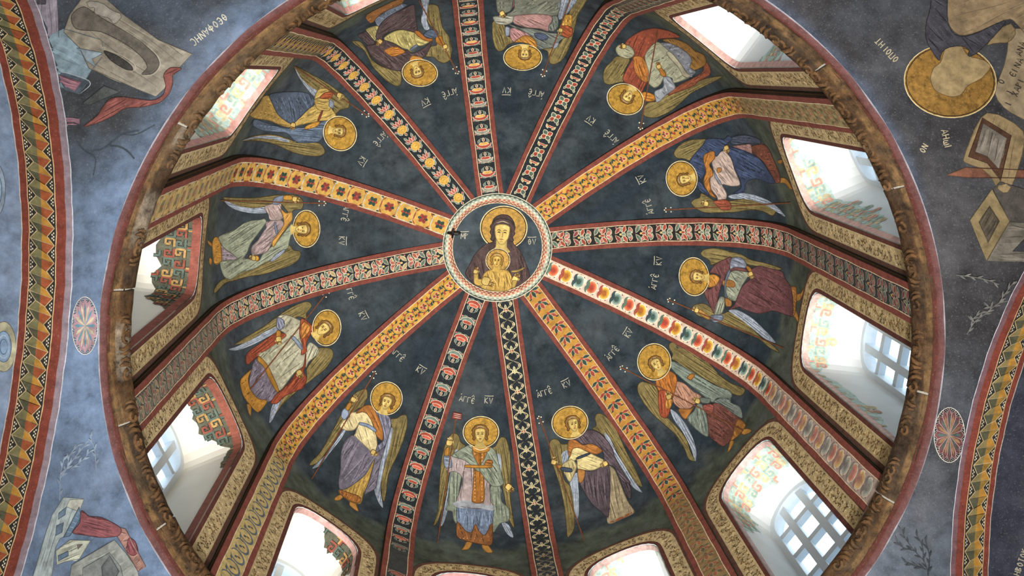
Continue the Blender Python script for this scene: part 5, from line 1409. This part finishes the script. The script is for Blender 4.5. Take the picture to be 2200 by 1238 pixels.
for crop, lab, strokes, col, foot in (
        (C3, 'faint painted leafy plant on the blue lower left ground', [[(380, 620), (420, 560), (480, 480), (560, 380)], [(420, 560), (440, 470), (500, 400)], [(440, 560), (520, 500), (570, 440)], [(370, 760), (375, 600), (400, 480)], [(600, 560), (590, 440), (560, 340)]], '#8291a2', (380, 620)),
        (C5, 'faint painted leafy branch on the right pendentive', [[(1290, 940), (1340, 860), (1420, 800), (1500, 740), (1640, 720)], [(1340, 860), (1330, 840), (1400, 790)], [(1420, 800), (1450, 770), (1430, 760)], [(1230, 560), (1320, 570), (1420, 590), (1500, 620)], [(1500, 740), (1540, 680), (1600, 600)]], '#70706c', (1290, 940)),
        (C6, 'dark painted plant on the lower right pendentive', [[(1050, 1238), (1020, 1150), (960, 1080), (900, 1000), (880, 940)], [(1020, 1150), (1010, 1050), (970, 970)], [(960, 1080), (890, 1060), (850, 1020)], [(1050, 1238), (1060, 1120), (1030, 1000)], [(1040, 1200), (980, 1180), (900, 1150)]], '#3f4448', (1050, 1238))):
    F = Fig(PEND, crop, 'painted_plant', lab, 'mural', 'pendentive paintings', foot)
    for pl in strokes:
        F.line('stem', col, pl, 1.8)
        P = smooth_open(pl, 5)
        for i in range(1, len(P) - 1, 2):
            d = P[i + 1] - P[i]; d = d / (np.linalg.norm(d) + 1e-6); n = np.array([-d[1], d[0]]) * (1 if i % 4 == 1 else -1)
            q = P[i]
            F.poly('leaf', col, [tuple(q), tuple(q + d * 14 + n * 12), tuple(q + d * 40 + n * 20), tuple(q + d * 24 + n * 4)], line=False)

F = Fig(PEND, C4, 'painted_saint', 'worn painted saint with ochre halo and dark mantle, upper right corner', 'mural', 'pendentive paintings', (1400, 20))
F.poly('robe', '#8f7c60', [(1150, -60), (1700, -60), (1700, 260), (1590, 130), (1555, 115), (1440, 165), (1350, 205), (1250, 230), (1190, 185), (1160, 110)], sm=1, fold=(.9, -.35), n=6, light=1.15, dark=.75)
F.poly('robe', '#8a7858', [(1400, 290), (1555, 130), (1610, 200), (1560, 270), (1480, 270)], sm=1)
F.halo(1185, 512, 292, 232, 4, col='#8f6c34')
F.poly('face', '#a08c66', [(1125, 390), (1160, 295), (1250, 285), (1300, 350), (1400, 380), (1440, 420), (1390, 490), (1300, 540), (1250, 600), (1180, 610), (1090, 570), (1060, 500), (1080, 430)], lc='#6a5030')
F.poly('mantle', '#43434b', [(1070, -60), (1170, -60), (1165, 130), (1200, 210), (1260, 232), (1350, 212), (1450, 160), (1555, 115), (1480, 210), (1400, 290), (1350, 340), (1293, 362), (1310, 310), (1250, 285), (1160, 300), (1125, 340), (1120, 392), (1080, 340), (1030, 250), (1030, 150), (1060, 60)], sm=1, fold=(.7, .6), n=9, dark=.45, light=1.5)
F = Fig(PEND, C4, 'painted_scroll', 'pale painted scroll with dark Greek letters at the right edge', 'mural', 'pendentive paintings', (1600, 450))
F.poly('parchment', '#95866c', [(1560, 180), (1720, 180), (1720, 800), (1640, 750), (1540, 700), (1465, 610), (1480, 530), (1540, 380)], sm=1)
for s, x, y, d in (('ΑΝΑ', 2193, 104, (.35, -.94)), ('ЄΙΝΑ', 2184, 144, (.45, -.9)), ('ΧΑΡΙ', 2188, 186, (.4, -.9)), ('Ο', 2152, 174, (.4, -.9)), ('Ι', 2171, 195, (.4, -.9)), ('Ι', 2168, 220, (.4, -.9))):
    F.text('letters', s, x, y, 14, d, '#39322a', 2.0)
for s, x, y, d, sz, lab in (('ΟΠΟΙΗΤ', 1905, 107, (-.68, -.73), 14, 'cream Greek lettering left of the ochre halo, upper right pendentive'), ('ΑΗωΙ', 2034, 300, (.22, .97), 15, 'cream Greek lettering below the ochre halo, right of the shorter word'), ('ΟΝ', 1985, 318, (.5, -.86), 13, 'short two-letter cream word below the ochre halo')):
    F = Fig(PEND, (0, 0, 1), 'painted_inscription', lab, 'lettering', 'pendentive lettering', (x, y))
    F.text('letters', s, x, y, sz, d, '#b9ad90', 1.9)
F = Fig(PEND, C4, 'painted_lectern', 'painted tan reading stand with a dark red inner edge, right side', 'mural', 'pendentive paintings', (1450, 1150))
F.poly('rail', '#79503f', [(1160, 1110), (1280, 1060), (1720, 1080), (1720, 1128), (1300, 1125)], sm=0)
F.poly('board', '#94815f', [(1262, 1010), (1360, 760), (1440, 698), (1640, 805), (1665, 900), (1570, 1215), (1500, 1225), (1420, 1080), (1280, 1032)], sm=1, fold=(.3, -.9), n=5, light=1.15, dark=.75)
F.poly('board_edge', '#513829', [(1390, 745), (1572, 858), (1504, 1145), (1420, 1032), (1300, 992)], sm=0)
F.poly('panel', '#7d766c', [(1395, 780), (1545, 875), (1495, 1070), (1420, 990), (1345, 960)], sm=0, fold=(.3, -.9), n=3)
F = Fig(PEND, C5, 'painted_stool', 'painted tan diamond-topped footstool at the right edge', 'mural', 'pendentive paintings', (1500, 450))
F.poly('side', '#6e6a60', [(1560, 225), (1720, 235), (1720, 500), (1418, 472)], sm=0, fold=(1, .1), n=3)
F.poly('side', '#504c48', [(1455, 20), (1500, -30), (1720, 40), (1720, 235), (1562, 225)], sm=0)
F.poly('opening', '#35363c', [(1670, 320), (1720, 330), (1720, 415), (1580, 412)], sm=0)
F.poly('top', '#8a7a58', [(1450, 18), (1562, 222), (1415, 473), (1310, 215)], sm=0)
F.poly('inset', '#4f483c', [(1435, 125), (1497, 220), (1425, 357), (1368, 225)], sm=0, fold=(.5, -.9), n=3)

# ------------------------------------------------------------------ iron hook on the rim of the medallion
p = MEDS.at(985, 500, 0) or Vector((0, 0, HT * S))
hk = tag(empty('iron_hook', tuple(p)), 'small black iron hook at the rim of the crown medallion', 'hook')
dx = Vector((1, .12, 0)).normalized(); dy = Vector((-.12, 1, 0)); dn = Vector((0, 0, -.05))
mb = MB(); tube(mb, [p - dx * .105 + dn * 1.1, p - dx * .06 + dn * 1.4, p - dx * .01 + dn * 1.3, p + dx * .012 + dn * .4, p + dx * .012], [.012, .018, .018, .014, .012], '#14120f'); mb.build('arm', 'wood', hk)
mb = MB(); tube(mb, [p - dx * .055 + dn * 1.4 + dy * .045, p - dx * .055 + dn * 1.6, p - dx * .05 + dn * 1.4 - dy * .05], [.008, .015, .008], '#14120f'); mb.build('crossbar', 'wood', hk)

# ------------------------------------------------------------------ rosettes over the arches
for cx, cy, rx, ry, lab, cols, ground in ((182, 700, 28, 62, 'oval painted rosette with pink and teal rays, left of the cornice', ('#a88894', '#5f8a98', '#b9b394'), '#4c5a70'),
                                   (2040, 935, 33, 59, 'oval painted rosette with dark red and green rays, right of the cornice', ('#643e40', '#4a5852', '#86694a'), '#26262a')):
    F = Fig(PEND, (0, 0, 1), 'rosette', lab, 'mural', 'painted rosettes', (cx, cy))
    E_ = lambda k, a: (cx + rx * k * math.cos(a), cy + ry * k * math.sin(a))
    F.poly('ground', ground, [E_(1, a) for a in np.linspace(0, 2 * math.pi, 30, endpoint=False)], lc='#cfcbc0', sm=0)
    mb = MB()
    for i in range(16):
        a = 2 * math.pi * (i + .5) / 16
        for da, k in ((-.06, .93), (.06, .93), (0, .86)):
            q = E_(k, a + da); F._fill(mb, [(q[0] + .9 * math.cos(t), q[1] + .9 * math.sin(t)) for t in np.linspace(0, 5, 5)], '#d8d4c8', 0)
    tag(mb.build('dots', 'paint', F.root), None, None, None, 'stuff'); F.off += STEP
    for i in range(16):
        a0 = 2 * math.pi * i / 16; w = math.pi / 16
        F.poly('petal', cols[0], [(cx, cy), E_(.78, a0 - w), E_(.97, a0), E_(.78, a0 + w)], sm=0, lc='#a8908c')
        F.off -= STEP
    F.off += STEP
    for i in range(16):
        a0 = 2 * math.pi * i / 16; w = math.pi / 32
        F.poly('ray', cols[1 + i % 2], [(cx, cy), E_(.6, a0 - w * 1.1), E_(.8, a0), E_(.6, a0 + w * 1.1)], sm=0, line=False)
        F.off -= STEP
for cx, cy, rx, ry, lab in ((8, 745, 27, 54, 'cream oval with a blue painted bust at the left edge'), (-8, 408, 20, 56, 'blue oval frame cut off by the left edge, above the cream one')):
    F = Fig(SOFFL, (0, 0, 1), 'painted_oval', lab, 'mural', 'ovals at the left edge', (max(cx, 4), cy))
    el = lambda k, n=24: [(cx + rx * k * math.cos(a), cy + ry * k * math.sin(a)) for a in np.linspace(0, 2 * math.pi, n, endpoint=False)]
    F.poly('frame', '#a9a68c' if cx > 0 else '#8c9cae', el(1), sm=0)
    F.poly('bust', '#7f97b2', el(.62), sm=0, extra=[(el(.45) + [el(.45)[0]], '#aab9c4', 2.2), (el(.3) + [el(.3)[0]], '#50657f', 2.0)])
F = Fig(SOFFR, (0, 0, 1), 'painted_inscription', 'cream Greek lettering at the lower right edge beyond the ribbon', 'lettering', 'pendentive lettering', (2190, 1215))
F.text('letters', 'ΗΒΟΤΟΚ', 2193, 1208, 13, (.32, -.95), '#b4ad98', 1.9)

# ------------------------------------------------------------------ folded-ribbon borders along both arches
def ribbon_band(sgn, a0, a1, label, flip):
    c = Vector((0, 0, PC * S))
    root = tag(empty('ribbon_border', tuple(c)), label, 'border', 'folded ribbon borders')
    wd = a1 - a0
    def pt(f, th, off=.0015):       # f = 0 at the pendentive edge, 1 outside; th = angle round the arch
        a = a0 + wd * f; r = AR - off
        return bay(sgn * a, r * math.cos(th), PC + r * math.sin(th))
    T0, T1 = math.radians(28), math.radians(152)
    ths = np.linspace(T0, T1, 90)
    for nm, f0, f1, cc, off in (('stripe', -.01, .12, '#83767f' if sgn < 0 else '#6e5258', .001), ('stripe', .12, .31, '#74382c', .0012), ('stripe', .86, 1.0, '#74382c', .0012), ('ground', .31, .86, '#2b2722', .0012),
                                ('line', -.03, -.01, '#b9bcc8', .0016), ('line', .305, .325, '#c9ab80', .0016), ('line', .85, .868, '#c9ab80', .0016), ('line', 1.0, 1.02, '#b9b0a8', .0016)):
        mb = MB(); P = []
        for th in ths:
            w = .006 * math.sin(th * 37) + .005 * math.sin(th * 90)
            P.append(pt(f0 + w, th, off)); P.append(pt(f1 + w, th, off))
        mb.grid(P, len(ths), 2, cc); mb.build(nm, 'paint', root)
    per = .0505; axis = Vector((UX, UY, 0))
    L, R_ = (.835, .345)            # outer and inner limits of the folded ribbon
    span = L - R_
    tl = lambda f: L - span * f     # f across the ribbon from outside to inside
    rows = []
    def piece(pts, cols):
        mb = MB()
        (l0, r0, r1, l1) = pts
        n = 3
        fr_ = [0, .45, .5, 1] if len(cols) == 2 else [0, .5, 1]
        segs = list(zip((0, .47), (.47, 1)))
        for (f0, f1), cc in zip(segs, cols):
            q = []
            for f in (f0, f1):
                for A, B in ((l0, r0), (l1, r1)):
                    q.append((A[0] + (B[0] - A[0]) * f, A[1] + (B[1] - A[1]) * f))
            W = [pt(tl(x), math.pi / 2 + y * per, .003) for x, y in q]
            mb.add(W, [(0, 1, 3, 2)], cc)
        for A, B in ((l0, r0), (r0, r1), (r1, l1), (l1, l0)):
            d = [pt(tl(A[0]), math.pi / 2 + A[1] * per, .0036), pt(tl(B[0]), math.pi / 2 + B[1] * per, .0036)]
            P2, F2 = ribbon([A, B], .035, False)
            mb.add([pt(tl(x), math.pi / 2 + y * per, .0036) for x, y in P2], F2, '#b9a680')
        me = mb.mesh('ribbon_fold', tuple(c)); me.materials.append(MAT['paint']); return me
    GRA, GRB, OC, OR = '#6f6b4a', '#4b4c3a', '#a97c34', '#8f4b2c'
    ca = (GRA, OC); cb = (GRB, OR)
    if flip: ca, cb = (OC, '#7c7048'), ('#8a6c30', GRB)
    L0, L1, R0, R1 = (0.0, .30), (.30, .78), (1.0, 0.0), (.70, .48)
    nx = lambda p: (p[0], p[1] + 1)
    lightm = piece((L0, R0, R1, L1), ca); darkm = piece((L1, R1, nx(R0), nx(L0)), cb)
    n = int((T1 - T0) / per)
    mbd = MB()
    for i in range(n):
        th = T0 + (i + .3) * per
        for me in (lightm, darkm):
            o = bpy.data.objects.new('ribbon_fold', me); COL.objects.link(o); o.parent = root
            o.matrix_local = Matrix.Rotation(-(th - math.pi / 2), 4, axis) if abs((Matrix.Rotation(-.1, 4, axis) @ (Vector(pt(.5, math.pi / 2)) - c) - (Vector(pt(.5, math.pi / 2 + .1)) - c)).length) < .05 else Matrix.Rotation(th - math.pi / 2, 4, axis)
        for x, y in ((.03, .78), (.10, .66), (.10, .9), (.03, .6), (.03, .98), (.965, .5), (.90, .40), (.90, .60), (.965, .32), (.965, .70)):
            q = [(x + .028 * math.cos(t), y + .06 * math.sin(t)) for t in np.linspace(0, 5, 6)]
            mbd.add([pt(tl(a), th + b2 * per, .0024) for a, b2 in q], [(0, 1, 2, 3, 4, 5)], '#d2cab4')
    tag(mbd.build('dots', 'paint', root), None, None, None, 'stuff')
def soffit_a(sf, u, v):
    p = sf.at(u, v, 0); return abs(bay_inv(p.x, p.y)[0])
aL = soffit_a(SOFFL, 45, 637); aR = soffit_a(SOFFR, 2132, 1072)
ribbon_band(-1, AX, aL, 'folded ribbon border in green, ochre and red along the left arch', False)
ribbon_band(1, AX, aR, 'folded ribbon border in ochre and green along the right arch', True)
